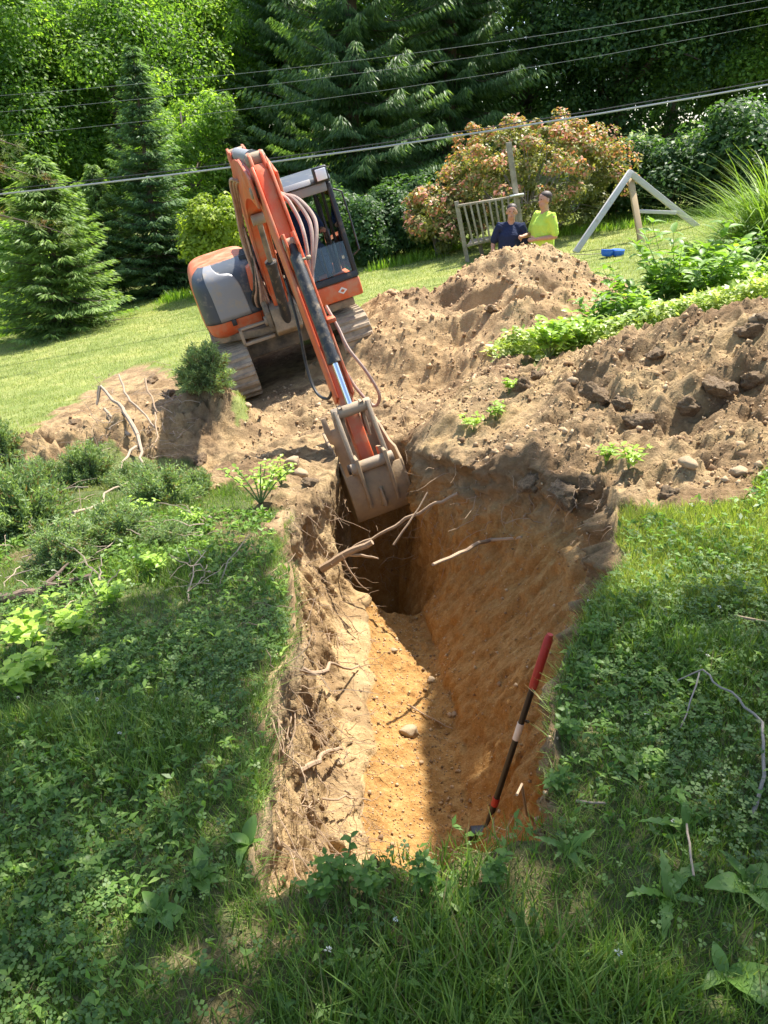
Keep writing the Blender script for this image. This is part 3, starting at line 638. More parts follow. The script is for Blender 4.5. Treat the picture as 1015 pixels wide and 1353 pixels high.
def fy(z): return CYF+.035 + (topf-CYF)*(z-1.05)/(CZ1-.13-1.05)
xa, xb = CX0+.062, CX1-.062
pane([(xa,fy(1.14),1.14),(xb,fy(1.14),1.14),(xb,fy(1.50),1.50),(xa,fy(1.50),1.50)], 'lower_windscreen')
for x in (CX0+.03, CX1-.03):
    pane([(x,CYF+.18,1.12),(x,-.26,1.12),(x,-.26,2.14),(x,topf+.10,2.14)], 'side_window'); pane([(x,-.18,1.12),(x,CYB-.1,1.12),(x,CYB-.12,2.14),(x,-.18,2.14)], 'side_window')
pane([(xa,CYB-.05,1.25),(xb,CYB-.05,1.25),(xb,CYB-.06,2.2),(xa,CYB-.06,2.2)], 'rear_window')
MB().bar((CX1-.2,fy(1.2)+.05,1.15),(CX1-.2,fy(2.07)+.05,2.07),.02,.025,up=(0,1,0)).build('wiper_arm', M_black, cab)
MB().tube([(CX1+.02,CYF+.10,1.30),(CX1+.10,CYF+.06,1.35),(CX1+.11,CYF+.14,1.7),(CX1+.10,topf-.02,2.05),(CX1+.01,topf+.03,2.10)], .012, 8).build('grab_rail', M_black, cab)
wl = MB().box((CX1-.20,topf-.13,CZ1-.05),(CX1-.02,topf-.03,CZ1+.13)).build('work_light', M_black, cab, .02)
MB().box((CX1-.175,topf-.142,CZ1-.025),(CX1-.045,topf-.131,CZ1+.105)).build('lamp_lens', m_lens, wl, .01)
ex_, ez_ = .80, .94   # pale diamond emblem on the cab base
MB().prism([(ex_-.062,ez_),(ex_,ez_-.045),(ex_+.062,ez_),(ex_,ez_+.045)], Y_, CYF-.005, CYF-.001, e1=X_, e2=Z_).build('emblem', M_white, cab, smooth_=False)
MB().prism([(ex_-.030,ez_),(ex_,ez_-.022),(ex_+.030,ez_),(ex_,ez_+.022)], Y_, CYF-.008, CYF-.0052, e1=X_, e2=Z_).build('emblem_core', M_or, cab, smooth_=False)
MB().box((.43,-.25,1.05),(.90,.22,1.32)).build('seat', M_seat, cab, .05, 3)
MB().hull8([(.43,.12,1.28),(.90,.12,1.28),(.90,.26,1.28),(.43,.26,1.28),(.48,.24,1.80),(.85,.24,1.80),(.85,.36,1.80),(.48,.36,1.80)]).build('seat_back', M_seat, cab, .04, 3)
for x in (.40, .93):
    MB().tube([(x,-.35,1.05),(x,-.38,1.45)], .05, 10).build('lever_console', M_black, cab); MB().tube([(x,-.38,1.45),(x,-.42,1.62)], [.014,.024], 10).build('joystick', M_black, cab)
for x in (.58, .72): MB().tube([(x,-.72,1.05),(x,-.76,1.45)], .013, 8).build('travel_lever', M_black, cab)
# ================================================================= TREES AND SHRUBS
M_bark = paint('bark', (.115, .085, .062), .95, 0, .4, .0, scale=7, bmp=.8)
M_twig = paint('dry_twig', (.34, .26, .185), .9, 0, .25, 0, scale=12, bmp=.4)
LEAF_T = np.array([(0,-.5,0), (.30,.0,.07), (0,.55,-.02), (-.30,.0,.07)]); LEAF_F = np.array([(0,1,2,3)])
def leaf_frames(N, rng, spread=.7):
    """frames for leaf cards: N = preferred normals"""
    n = len(N); Z = N + rng.normal(0, spread, (n, 3)); Z /= np.linalg.norm(Z, axis=1, keepdims=True)
    A = rng.normal(0, 1, (n, 3)); X = np.cross(A, Z); X /= np.linalg.norm(X, axis=1, keepdims=True)
    return X, np.cross(Z, X), Z
def rand_unit(n, rng):
    v = rng.normal(0, 1, (n, 3)); return v/np.linalg.norm(v, axis=1, keepdims=True)
def crown(rng, H, R, z0, nclump, per, leaf, cr=.9, dome=.6, flat=.75, hollow=.45):
    """clumped broadleaf crown from z0 to H with radius R -> leaf positions, normals, clump centres"""
    c = []
    while len(c) < nclump:
        p = rand_unit(1, rng)[0]*rng.uniform(hollow, 1.0)
        c.append((p[0]*R, p[1]*R, z0 + (H-z0)*(.5+.5*p[2])))
    c = np.array(c); rad_ = cr*rng.uniform(.6, 1.35, nclump)
    k = rng.integers(0, nclump, nclump*per)
    u = rand_unit(len(k), rng); rr = rng.uniform(.35, 1.0, len(k))**.6
    off = u*(rr*rad_[k])[:, None]*np.array([1, 1, flat])
    P = c[k] + off
    ctr = np.array([0, 0, z0+(H-z0)*.45])
    N = u*.8 + np.array([0, 0, .8]) + .3*(P-ctr)/np.linalg.norm(P-ctr, axis=1, keepdims=True)
    return P, N, c, k
def leaf_mesh(name, P, N, size, rng, spread=.6, T=LEAF_T, F=LEAF_F, rv=None):
    X, Y, Z = leaf_frames(N, rng, spread); s = size*rng.uniform(.65, 1.3, len(P))
    V, FF, ix = scatter(T, F, P, X, Y, Z, s)
    r = rng.uniform(0, 1, len(P)) if rv is None else rv
    return np_mesh(name, V, FF, False, rnd=r[ix])
def limbs(mb, rng, H, R, z0, cl, r0, nl=9, lean=0.0):
    top = np.array([lean*H, 0, H*.82]); ks = np.linspace(0, 1, 7)
    tr_ = np.array([[lean*H*k + .12*math.sin(5*k), .1*math.sin(7*k+1), top[2]*k] for k in ks])
    mb.tube(tr_, [r0*(1.25 if i == 0 else 1)*(1-.85*k) + .01 for i, k in enumerate(ks)], 9)
    for i in rng.choice(len(cl), min(nl, len(cl)), replace=False):
        tgt = cl[i]; zb = max(z0*.7, min(tgt[2]-.25*np.hypot(tgt[0], tgt[1])-.1, top[2]*.9)); zb = max(zb, .15*H)
        b0 = np.array([np.interp(zb, tr_[:, 2], tr_[:, 0]), np.interp(zb, tr_[:, 2], tr_[:, 1]), zb]); mid = (b0+tgt)/2 + np.array([0, 0, .08*H])
        rb = r0*.38*(1-zb/(H*1.1)) + .012
        mb.tube([b0, (b0+mid)/2, mid, (mid+tgt)/2, tgt], [rb, rb*.8, rb*.6, rb*.4, rb*.15], 6)
def broad_tree(seed, H, R, z0, nclump, per, leaf, mat, cr=.9, r0=None, nl=10, spread=.6, flat=.75, hollow=.45):
    rng = np.random.default_rng(seed); P, N, c, k = crown(rng, H, R, z0, nclump, per, leaf, cr, flat=flat, hollow=hollow)
    cv = rng.uniform(-.25, .25, nclump)[k]; rv = np.clip(rng.uniform(0.05, .9, len(P)) + cv, 0, 1)
    me = leaf_mesh('crown', P, N, leaf, rng, spread, rv=rv); me.materials.append(mat)
    mb = MB(); limbs(mb, rng, H, R, z0, c, r0 or H*.022, nl)
    bmesh.ops.recalc_face_normals(mb.bm, faces=mb.bm.faces)
    tm = bpy.data.meshes.new('trunk'); mb.bm.to_mesh(tm); mb.bm.free(); tm.materials.append(M_bark); tm.polygons.foreach_set('use_smooth', np.ones(len(tm.polygons), bool))
    return me, tm
SPRAY_T = np.array([(0,0,0), (.095,.35,.02), (0,1.0,-.06), (-.095,.35,.02)])
def spruce(seed, H, R, mat, whorls=34, per=9, tw=15, sub=5, droop=.35, size=.22, hang=.3, z0=.12, tipup=.22):
    rng = np.random.default_rng(seed); P, D, rv = [], [], []
    mb = MB(); mb.tube([(0,0,0), (0,0,H*.5), (0,0,H*.99)], [H*.018, H*.011, .006], 8)
    for wi in range(whorls):
        f = (wi+rng.uniform(-.6, .6))/whorls; f = min(max(f, 0), .99); h0_ = z0 + (H-z0-.05)*f**.92
        n = max(3, int(per*(1-.45*f)))
        for b in range(n):
            az = 2*math.pi*(b/n) + wi*2.4 + rng.uniform(-.4, .4); h = h0_ + rng.uniform(-.02, .02)*H
            L = R*(1-f)**.82*rng.uniform(.58, 1.15)*(1 if f > .06 else .85) + .06
            m = max(3, int(tw*(.35+.65*L/R)))
            s = np.linspace(.12, 1, m); dr = droop*(1-.8*f)
            rx = L*s; z = h + L*(-dr*s + tipup*s**2.4 + .25*f*s)
            ca, sa = math.cos(az), math.sin(az)
            if b % 2 == 0 and L > .25: mb.tube([(0,0,h), (ca*L*.5, sa*L*.5, float(np.interp(.5, s, z))), (ca*L*.9, sa*L*.9, float(z[-2]))], [.02, .012, .004], 4, False)
            for q in range(sub):
                side = rng.uniform(-1, 1, m); ln = size*rng.uniform(.6, 1.3, m)*(1.15-.45*s)
                lat = side*(.5*L*(1.05-s)*.55 + .05)
                p = np.stack([ca*rx - sa*lat, sa*rx + ca*lat, z - np.abs(lat)*.25 + rng.normal(0, .02, m)], 1)
                d = np.stack([ca - sa*side*1.1, sa + ca*side*1.1, np.full(m, .15-hang) - rng.uniform(0, hang, m)], 1)
                P.append(p); D.append(d); rv.append(np.clip(.15 + .55*s + .35*rng.uniform(-1, 1, m), 0, 1))
    P = np.concatenate(P); D = np.concatenate(D); rv = np.concatenate(rv)
    n = len(P); Y = D/np.linalg.norm(D, axis=1, keepdims=True); A = np.tile((0,0,1.0), (n, 1)) + rng.normal(0, .45, (n, 3))
    X = np.cross(Y, A); X /= np.linalg.norm(X, axis=1, keepdims=True); Z = np.cross(X, Y)
    V, FF, ix = scatter(SPRAY_T, LEAF_F, P, X, Y, Z, size*rng.uniform(.7, 1.5, n))
    me = np_mesh('crown', V, FF, False, rnd=rv[ix]); me.materials.append(mat)
    tm = bpy.data.meshes.new('trunk'); mb.bm.to_mesh(tm); mb.bm.free(); tm.materials.append(M_bark)
    return me, tm
def plant_tree(name, meshes, px, Y, label, cat, group=None, s=1.0, rz=0.0, sz=None, dz=0.0, x=None):
    if x is None: x = at(px, 400, Y)[0]
    z = float(surf(np.array([x]), np.array([Y]))[0]) - .05 + dz
    e = empty(name, label, cat, (x, Y, z), rz, group); e.scale = (s, s, sz or s)
    link('crown', meshes[0], None, e); link('trunk', meshes[1], None, e); return e
L_spr1 = leaf_mat('spruce_needles', (.085, .145, .050), (.21, .32, .10), (.33, .44, .15), .50)
L_spr2 = leaf_mat('dark_spruce_needles', (.060, .115, .050), (.16, .265, .10), (.28, .40, .14), .52)
L_blue = leaf_mat('blue_spruce_needles', (.070, .130, .068), (.165, .275, .125), (.27, .38, .17), .48)
L_lite = leaf_mat('bright_leaves', (.10, .19, .035), (.27, .42, .075), (.44, .56, .12), .62)
L_mid = leaf_mat('green_leaves', (.065, .135, .032), (.185, .32, .06), (.33, .48, .09), .60)
L_dark = leaf_mat('dark_leaves', (.036, .080, .032), (.095, .18, .058), (.17, .29, .08), .52)
L_yel = leaf_mat('yellow_green_leaves', (.15, .22, .028), (.37, .46, .055), (.50, .56, .09), .50)
L_pine = leaf_mat('pale_pine_needles', (.10, .13, .045), (.20, .25, .085), (.27, .30, .12), .3, dry=(.28, .15, .07))
L_red = leaf_mat('reddish_shrub_leaves', (.13, .17, .05), (.31, .30, .10), (.62, .26, .19), .40)
sp_a = spruce(1, 4.4, 2.15, L_spr1, 34, 11, 18, 9, .30, .17)
sp_b = spruce(2, 7.0, 1.75, L_blue, 46, 10, 16, 9, .28, .16)
sp_c = spruce(3, 17.0, 4.6, L_spr2, 46, 11, 24, 18, .42, .22, .75, .6, .30)
plant_tree('spruce_tree', sp_a, 82, 21.0, 'broad low spruce at the left edge of the lawn, reaching to the ground', 'tree', 'spruces along the lawn', 1.0, .4)
plant_tree('spruce_tree', sp_b, 215, 25.5, 'tall pointed blue-green spruce left of the excavator', 'tree', 'spruces along the lawn', 1.0, 0)
plant_tree('spruce_tree', sp_b, 318, 30.0, 'slender young spruce whose tip shows behind the excavator boom', 'tree', 'spruces along the lawn', .92, 1.7, .84)
plant_tree('spruce_tree', sp_a, 148, 25.2, 'small spruce tucked between the broad one and the tall pointed one', 'tree', 'spruces along the lawn', .74, 2.2, .95)
plant_tree('norway_spruce', sp_c, 470, 31.5, 'huge dark spruce with drooping boughs behind the excavator cab', 'tree', 'tall dark spruces', 1.0, .3)
plant_tree('norway_spruce', sp_c, 585, 34.0, 'huge dark spruce with drooping boughs left of the reddish shrub', 'tree', 'tall dark spruces', 1.02, 2.3)
plant_tree('norway_spruce', sp_c, 395, 40.0, 'tall dark spruce set back behind the young one', 'tree', 'tall dark spruces', .95, 4.0)
bt_l = broad_tree(11, 13, 4.2, 1.5, 130, 520, .155, L_lite, 1.1)
bt_m = broad_tree(12, 14, 4.6, 1.2, 140, 520, .16, L_mid, 1.15)
bt_d = broad_tree(13, 15, 5.0, 0.8, 150, 500, .17, L_dark, 1.2, hollow=.55)
bt_s = broad_tree(14, 6.5, 2.0, 1.0, 70, 330, .12, L_lite, .58)
wood = 'broadleaf trees of the wood behind the lawn'
for px, Y, k, s, lab in ((25,33,bt_m,1.0,'leafy green tree behind the broad low spruce'), (95,39,bt_l,1.05,'bright green tree high in the upper left of the wood'),
        (185,36,bt_m,.95,'leafy green tree behind the tall pointed spruce'), (345,43,bt_l,1.1,'bright green tree above the excavator boom, far back'),
        (262,47,bt_m,1.2,'tall green tree in the far gap between the left trees'), (680,40,bt_d,1.05,'dark leafy tree directly above the reddish shrub'),
        (790,37,bt_d,1.0,'dark leafy tree above the swing frame'), (905,41,bt_d,1.12,'dark leafy tree right of the swing frame, far back'),
        (1010,34,bt_m,1.0,'green tree at the upper right edge above the ornamental grass'), (850,52,bt_m,1.2,'tall green tree far behind the dark ones on the right'),
        (520,50,bt_m,1.2,'tall green tree far behind the drooping spruces')):
    plant_tree('broadleaf_tree', k, px, Y, lab, 'tree', wood, s, px*.013)
plant_tree('young_tree', bt_s, 268, 29.0, 'small bright tree with pale fresh leaves between the two spruce tips', 'tree', None, .95, .5, 1.02)
# far wood, one mass behind the trees
rng = np.random.default_rng(5); n = 64000
P = np.stack([rng.uniform(-46, 46, n), rng.uniform(52, 64, n), rng.uniform(0, 1, n)**.8*20], 1); P[:, 2] += surf(P[:, 0], P[:, 1])
me = leaf_mesh('far_wood', P, np.tile((0,-.5,.8), (n, 1)), .62, rng, .7); far = link('far_wood', me, L_dark, kind='stuff'); tag(far, 'dark mass of far woodland closing the view', 'woodland', kind='stuff')
# shrubs
def shrub(seed, H, R, ncl, per, leaf, mat, cr, z0=.1, stems=9, tipc=None, flat=.8, hollow=.3, bark=M_bark, stem_r=.022, open_=0.0):
    rng = np.random.default_rng(seed); P, N, c, k = crown(rng, H, R, z0, ncl, per, leaf, cr, flat=flat, hollow=hollow)
    ctr = np.array([0, 0, z0+(H-z0)*.3]); q = (P-ctr)/np.array([R, R, (H-z0)*.7]); out = np.linalg.norm(q, axis=1)
    rv = np.clip(.05 + .45*rng.uniform(0, 1, len(P)) + (.86*smooth(.62, 1.0, out)*rng.uniform(.15, 1, len(P)) if tipc else .4*rng.uniform(0, 1, len(P))), 0, 1)
    me = leaf_mesh('crown', P, N, leaf, rng, .55, rv=rv); me.materials.append(mat)
    mb = MB()
    for i in range(stems):
        a = rng.uniform(0, 2*math.pi); e = c[rng.integers(0, len(c))]; b0 = np.array([.15*R*math.cos(a), .15*R*math.sin(a), 0])
        mid = (b0+e)/2 + rng.normal(0, .08*R, 3) + np.array([0, 0, .1*H])
        mb.tube([b0, (b0+mid)/2 + rng.normal(0, .03*R, 3), mid, (mid+e)/2, e], [stem_r, stem_r*.8, stem_r*.65, stem_r*.45, stem_r*.2], 5, False)
    tm = bpy.data.meshes.new('trunk'); mb.bm.to_mesh(tm); mb.bm.free(); tm.materials.append(bark)
    return me, tm
M_gtwig = paint('grey_twig', (.22, .19, .16), .9, 0, .2)
sh_red = shrub(21, 3.25, 2.65, 330, 105, .10, L_red, .25, .35, 60, True, .75, .62, M_gtwig, .025)
plant_tree('flowering_shrub', sh_red, 690, 22.8, 'wide rounded shrub with reddish tips behind the two men', 'shrub', None, 1.0, .6, 1.0)
sh_red2 = shrub(29, 1.9, 1.2, 50, 150, .125, L_red, .34, .25, 14, True, .75, .5, M_gtwig, .02)
plant_tree('flowering_shrub', sh_red2, 582, 22.6, 'low reddish shrub left of the wooden railing', 'shrub', None, 1.0, .6, 1.0)
sh_yel = shrub(22, 2.9, 1.15, 60, 220, .12, L_yel, .36, .8, 26, False, .8, .3, M_gtwig, .018)
plant_tree('yellow_shrub', sh_yel, 287, 23.3, 'yellow-green shrub with bare grey twigs behind the excavator hood', 'shrub', None, 1.0, 0, 1.0)
sh_yel2 = shrub(23, 3.6, 1.5, 60, 220, .16, L_lite, .48, .4, 10)
plant_tree('bright_shrub', sh_yel2, 14, 24.5, 'bright green shrub at the left edge behind the broad spruce', 'shrub', None, 1.0, 0, 1.02)
sh_d = shrub(24, 2.2, 1.6, 60, 200, .13, L_dark, .5, .05, 8)
ug = 'dark bushes at the foot of the wood'
for px, Y, s, lab in ((505,23.6,.85,'dark bush just right of the excavator cab'), (548,24.4,1.0,'dark bush under the drooping spruce, nearer the railing'), (450,25.5,1.0,'dark bush hidden low behind the cab glass'),
                      (868,23.4,.9,'dark bush behind the slanted swing leg'), (945,22.8,1.15,'dark bush behind the ornamental grass'), (355,26,1.1,'dark bush at the lawn edge behind the boom'),
                      (800,24.5,1.0,'dark bush in the shade right of the reddish shrub'), (250,26.3,.8,'dark bush between the pointed spruce and the yellow-green shrub')):
    plant_tree('dark_bush', sh_d, px, Y, lab, 'shrub', ug, s, px*.1)
# pale pine reaching in at the upper left
def pine(seed):
    rng = np.random.default_rng(seed); mb = MB(); H = 9.0
    mb.tube([(0,0,0),(.05,0,H*.5),(0,.1,H)], [.17,.11,.02], 9); P, D, rv = [], [], []
    for i in range(46):
        h = rng.uniform(3.2, 8.8); az = rng.uniform(0, 2*math.pi); L = (3.8*(1-(h-3.2)/7.0))*rng.uniform(.7, 1.05)
        k = np.linspace(0, 1, 6); c = np.stack([math.cos(az)*L*k, math.sin(az)*L*k, h + L*(.12*k-.25*k*k)], 1)
        mb.tube(c, np.interp(k, [0, 1], [.04, .008]), 5, False)
        for q in range(26):
            s = rng.uniform(.3, 1.02); b = np.array([np.interp(s, k, c[:, j_]) for j_ in range(3)]) + rng.normal(0, .16, 3)*np.array([1, 1, .6])
            m = 26; d = rand_unit(m, rng)*.9 + np.array([math.cos(az), math.sin(az), .0])*.7; P.append(b + rng.normal(0, .035, (m, 3))); D.append(d); rv.append(np.full(m, rng.uniform(0, 1)) if rng.uniform() > .18 else np.full(m, .01))
    P, D, rv = np.concatenate(P), np.concatenate(D), np.concatenate(rv); n = len(P)
    Y = D/np.linalg.norm(D, axis=1, keepdims=True); X = np.cross(Y, rng.normal(0, 1, (n, 3))); X /= np.linalg.norm(X, axis=1, keepdims=True)
    V, FF, ix = scatter(SPRAY_T*np.array([.35, 1, 1]), LEAF_F, P, X, Y, np.cross(X, Y), rng.uniform(.11, .19, n))
    me = np_mesh('crown', V, FF, False, rnd=rv[ix]); me.materials.append(L_pine)
    tm = bpy.data.meshes.new('trunk'); mb.bm.to_mesh(tm); mb.bm.free(); tm.materials.append(M_bark); return me, tm
plant_tree('pine_tree', pine(6), 0, 17.0, 'pale pine whose brown-tipped boughs reach in at the upper left corner', 'tree', x=-9.9)
# unseen tree out of the picture, its crown laid out to cast the foreground shade
def shade_pts(poly, n, rng, gaps=.0):
    poly = np.array(poly); lo, hi = poly.min(0), poly.max(0); out = []
    while len(out) < n:
        q = rng.uniform(lo, hi, (n*2, 2)); q = q[poly_in(q[:, 0], q[:, 1], [tuple(p) for p in poly])]; out += list(q)
    return np.array(out[:n])
def shade_tree():
    rng = np.random.default_rng(77)
    polys = [[(-3.2,-1.2),(-3.2,1.8),(-1.72,2.50),(-1.25,3.35),(-.95,4.05),(-.70,4.0),(-.50,3.1),(-.42,2.6),(-.50,2.2),(-.42,1.7),(-.32,1.36),(.2,1.5),(.42,1.6),(.50,1.7),(.74,2.3),(.86,2.72),(1.3,2.72),(1.75,2.35),(3.2,2.2),(3.2,-1.2)]]
    q = np.r_[shade_pts(polys[0], 14500, rng), shade_pts([(.52,1.7),(.66,2.4),(.58,3.0),(.72,3.5),(.66,4.2),(.74,4.9),(1.0,4.9),(1.2,4.2),(1.12,3.4),(.9,2.75)], 2600, rng)]  # second outline: leaves added to shade the trench's right wall and floor
    # thin the cover in a few dappled spots
    keep = (fbm(q[:, 0]*2.3, q[:, 1]*2.3, oct=3, seed=71) < .72) | (rng.uniform(0, 1, len(q)) < .3)
    q = q[keep]; n = len(q)
    gz = surf(q[:, 0], q[:, 1]); h = 6.0 + 1.2*fbm(q[:, 0]*.8, q[:, 1]*.8, oct=2, seed=72) + rng.uniform(-.5, .5, n)
    P = np.stack([q[:, 0] + SUN[0]/SUN[2]*h, q[:, 1] + SUN[1]/SUN[2]*h, gz + h], 1)
    e = empty('unseen_shade_tree', 'unseen tree out of view, its crown shaped to shade the foreground turf', 'tree', (5.4, -2.2, float(surf(np.array([5.4]), np.array([-2.2]))[0])))
    base = np.array(e.location)
    me = leaf_mesh('crown', P-base, np.tile((0, 0, 1.0), (n, 1)), .125, rng, .7); link('crown', me, L_mid, e)
    mb = MB(); mb.tube([(0,0,-.1),(-.1,.2,2.5),(-.3,.7,4.5),(-.6,1.4,6.4)], [.24,.19,.15,.10], 10)
    for i in rng.choice(n, 16, replace=False):
        t_ = P[i]-base; s0 = np.array([-.3,.7,4.5]) if rng.uniform() < .5 else np.array([-.6,1.4,6.4]); m_ = (s0+t_)/2 + np.array([0,0,.4])
        mb.tube([s0, (s0+m_)/2, m_, (m_+t_)/2, t_], [.07,.055,.04,.025,.01], 6)
    mb.build('trunk', M_bark, e)
shade_tree()
# ================================================================= SPOIL PILE, ROCKS, CLODS
m_spoil, t, b, o = new_mat('loose_spoil'); co = nd(t, 'ShaderNodeTexCoord').outputs['Object']
dry, n1, n2, n3 = soil_nodes(t, co)
dk = ramp(t, [(.3, (.13, .082, .045)), (.7, (.24, .16, .09))], n2).outputs[0]
A_w = nd(t, 'ShaderNodeAttribute', attribute_name='damp').outputs['Fac']
c = mix(t, mix(t, dry, (.37, .235, .12), .5), dk, A_w); t.links.new(c, b.inputs['Base Color']); b.inputs['Roughness'].default_value = .95; b.inputs['Specular IOR Level'].default_value = .12
hs = nd(t, 'ShaderNodeMath', operation='MULTIPLY_ADD', inp={1: .5}); t.links.new(n3, hs.inputs[0]); t.links.new(n2, hs.inputs[2]); bump(t, b, hs.outputs[0], .8, .03)
PK = at(688, 322, 10.9)
def pile_h(x, y):
    dx, dy = x-PK[0], y-PK[1]
    dx2 = np.where(dx < 0, dx*.82, dx*1.05); r = np.hypot(dx2, dy*1.0)
    r = r*(1 + .10*fbm(np.arctan2(dy, dx)*1.2, 2.0, oct=2, seed=81)) + .16*fbm(x*1.1, y*1.1, oct=2, seed=82)
    g = surf(x, y); H = PK[2] - float(surf(np.array([PK[0]]), np.array([PK[1]]))[0]) + .04
    h = H*(1 - np.sqrt(r*r + .06)/2.2) + .10
    # slump scarps on the near side
    for (sx, sy, w_, d_) in ((-.60,-.70,.36,.34), (-.12,-1.02,.30,.34), (-.95,-.40,.25,.2), (.30,-.80,.22,.16), (-.35,-.35,.2,.14), (-.75,-1.15,.3,.22)):
        u = (dx-sx)/w_; v = (dy-sy)/.16
        h = h - d_*np.exp(-u*u)*np.exp(-np.where(v < 0, (v/1.6)**2, (v*1.3)**4))
        h = h + .6*d_*np.exp(-u*u)*np.exp(-((dy-sy+.38)/.22)**2)
    h = h + .055*fbm(x*2.6, y*2.6, oct=5, gain=.58, seed=83) - .07*np.maximum(0, fbm(x*3.4, y*3.4, oct=3, seed=87)-.3) + .035*np.maximum(0, fbm(x*11, y*11, oct=3, seed=84)) + .028*np.abs(fbm(x*5.5, y*5.5, oct=4, gain=.6, seed=88)) - .02 + .008*fbm(x*36, y*36, oct=2, seed=85)
    d = np.clip(smooth(.25, .8, fbm(x*2.0, y*2.0, oct=4, seed=86)) , 0, 1)*.7
    for (sx, sy) in ((.18,-.62), (.33,-.55)): d = np.maximum(d, np.exp(-((dx-sx)/.2)**2-((dy-sy)/.1)**2))
    return g + np.maximum(h, -.25), d
gx, gy = np.meshgrid(np.linspace(PK[0]-2.9, PK[0]+2.5, 240), np.linspace(PK[1]-2.5, PK[1]+2.4, 220))
pz, pd = pile_h(gx, gy); ii = np.arange(gx.size).reshape(gx.shape)
Fq = np.stack([ii[:-1,:-1], ii[:-1,1:], ii[1:,1:], ii[1:,:-1]], -1).reshape(-1, 4)
Vp = np.stack([gx, gy, pz], -1).reshape(-1, 3); under = (pz < surf(gx, gy)-.15).ravel(); Fq = Fq[~under[Fq].all(1)]
pile = link('dirt_pile', np_mesh('dirt_pile', Vp, Fq, True, attrs={'damp': pd.ravel()}), m_spoil)
tag(pile, 'tall cone of loose brown spoil in front of the two men', 'dirt pile')
def top_z(x, y):
    """visible top of ground or pile"""
    z = surf(x, y); p, _ = pile_h(np.asarray(x, float), np.asarray(y, float)); inp = (np.abs(x-PK[0]) < 2.3) & (np.abs(y-PK[1]) < 2.2)
    return np.where(inp, np.maximum(z, p), z)
# exact lookup of the built ground surface (incl. roughness) outside the trench
from mathutils.bvhtree import BVHTree
_bmg = bmesh.new(); _bmg.from_mesh(ground.data); _bv = BVHTree.FromBMesh(_bmg); _bmg.free()
def drop_to(x, y, z=6.0):
    h_ = _bv.ray_cast(Vector((float(x), float(y), z)), Vector((0, 0, -1))); return h_[0] if h_[0] else Vector((x, y, float(surf(np.array([x]), np.array([y]))[0])))
def pix_hit(px, py):
    d = Vector(ray(px, py)).normalized(); h_ = _bv.ray_cast(Vector(CAM), d); return (h_[0], h_[1]) if h_[0] else (Vector(hit(px, py, surf)), Vector((0, 0, 1)))
M_rock = paint('pale_rock', (.37, .28, .18), .9, 0, .25, .5, (.34, .235, .135), 8, .7, .2)
def rock_mesh(seed, sub=2, sq=(1, .8, .62), amp=.35):
    bm = bmesh.new(); bmesh.ops.create_icosphere(bm, subdivisions=sub, radius=1.0)
    co_ = np.array([v.co for v in bm.verts]); k = 1 + amp*fbm(co_[:, 0]*1.2+seed*3.1, co_[:, 1]*1.2, co_[:, 2]*1.2, oct=3, seed=seed)
    # facet: clip against a few planes
    rg = np.random.default_rng(seed); co_ = co_*k[:, None]
    for q in range(5):
        n = rand_unit(1, rg)[0]; d = rg.uniform(.6, .85); ov = np.maximum(co_@n-d, 0); co_ -= .85*ov[:, None]*n
    co_ = co_*np.array(sq)
    for v, c_ in zip(bm.verts, co_): v.co = c_
    me = bpy.data.meshes.new('rock'); bm.to_mesh(me); bm.free(); me.polygons.foreach_set('use_smooth', np.ones(len(me.polygons), bool)); me.materials.append(M_rock); return me
rocks = [rock_mesh(k, 3) for k in range(4)]
for k, (px, py, r, lab) in enumerate(((549,487,.105,'rounded tan rock at the foot of the spoil pile'), (533,457,.10,'half-buried tan rock on the slope left of the spoil pile'),
        (540,969,.075,'fist-sized stone lying in the shade on the trench floor'), (908,614,.055,'flat pale stone on the right bank above the sunny grass'),
        (975,626,.055,'small stone on the right bank near the picture edge'), (327,538,.06,'small pale stone beside the uprooted juniper'), (386,613,.085,'pale stone left of the bucket'),
        (397,627,.06,'smaller pale stone below the one left of the bucket'), (1000,424,.07,'brown clod at the top of the right bank'), (447,1010,.03,'pebble on the left trench wall'),
        (600,945,.03,'pebble in the shade at the far side of the trench floor'), (520,860,.028,'pebble on the sunlit trench floor'), (570,900,.035,'pebble near the right trench wall'), (757,505,.05,'stone among the dark clods on the right bank'))):
    p, nrm = pix_hit(px, py); ro = link('rock', rocks[k % 4], None); ro.location = p + Vector((0, 0, r*.22)); ro.scale = (r,)*3; ro.rotation_euler = (0, 0, k*1.7)
    tag(ro, lab, 'rock', 'stones turned up by the digging')
# loose clods: far too many to count
rng = np.random.default_rng(91)
T1 = np.array([(1,0,.1),(0,.9,0),(-.95,.1,0),(0,-1,.1),(.15,.1,.8),(0,0,-.7)], float); F1 = np.array([(0,1,4),(1,2,4),(2,3,4),(3,0,4),(1,0,5),(2,1,5),(3,2,5),(0,3,5)])
T1 = T1*(1+.35*_h((T1[:, 0]*9).astype(int), (T1[:, 1]*9).astype(int), (T1[:, 2]*9).astype(int)))[:, None]
cx = np.r_[rng.uniform(-4.5, 4.4, 16000), rng.uniform(.6, 4.0, 9000), rng.uniform(-1.5, 2.2, 5000)]; cy = np.r_[rng.uniform(3.4, 11.5, 16000), rng.uniform(3.6, 7.0, 9000), rng.uniform(6.5, 9.5, 5000)]
l_, r_ = rims(cy); ok = (bare(cx, cy) | ((cx > 1.0) & (cy < 4.6) & (rng.uniform(0, 1, len(cx)) < .4) & bare(cx, cy+.22))) & ~((cx > l_-.05) & (cx < r_+.05) & (cy < 7.2)); ok &= fbm(cx*1.6, cy*1.6, oct=3, seed=92) > -.35
cx, cy = cx[ok], cy[ok]; sz_ = .0040*(1-rng.uniform(0, .99, len(cx)))**-.5
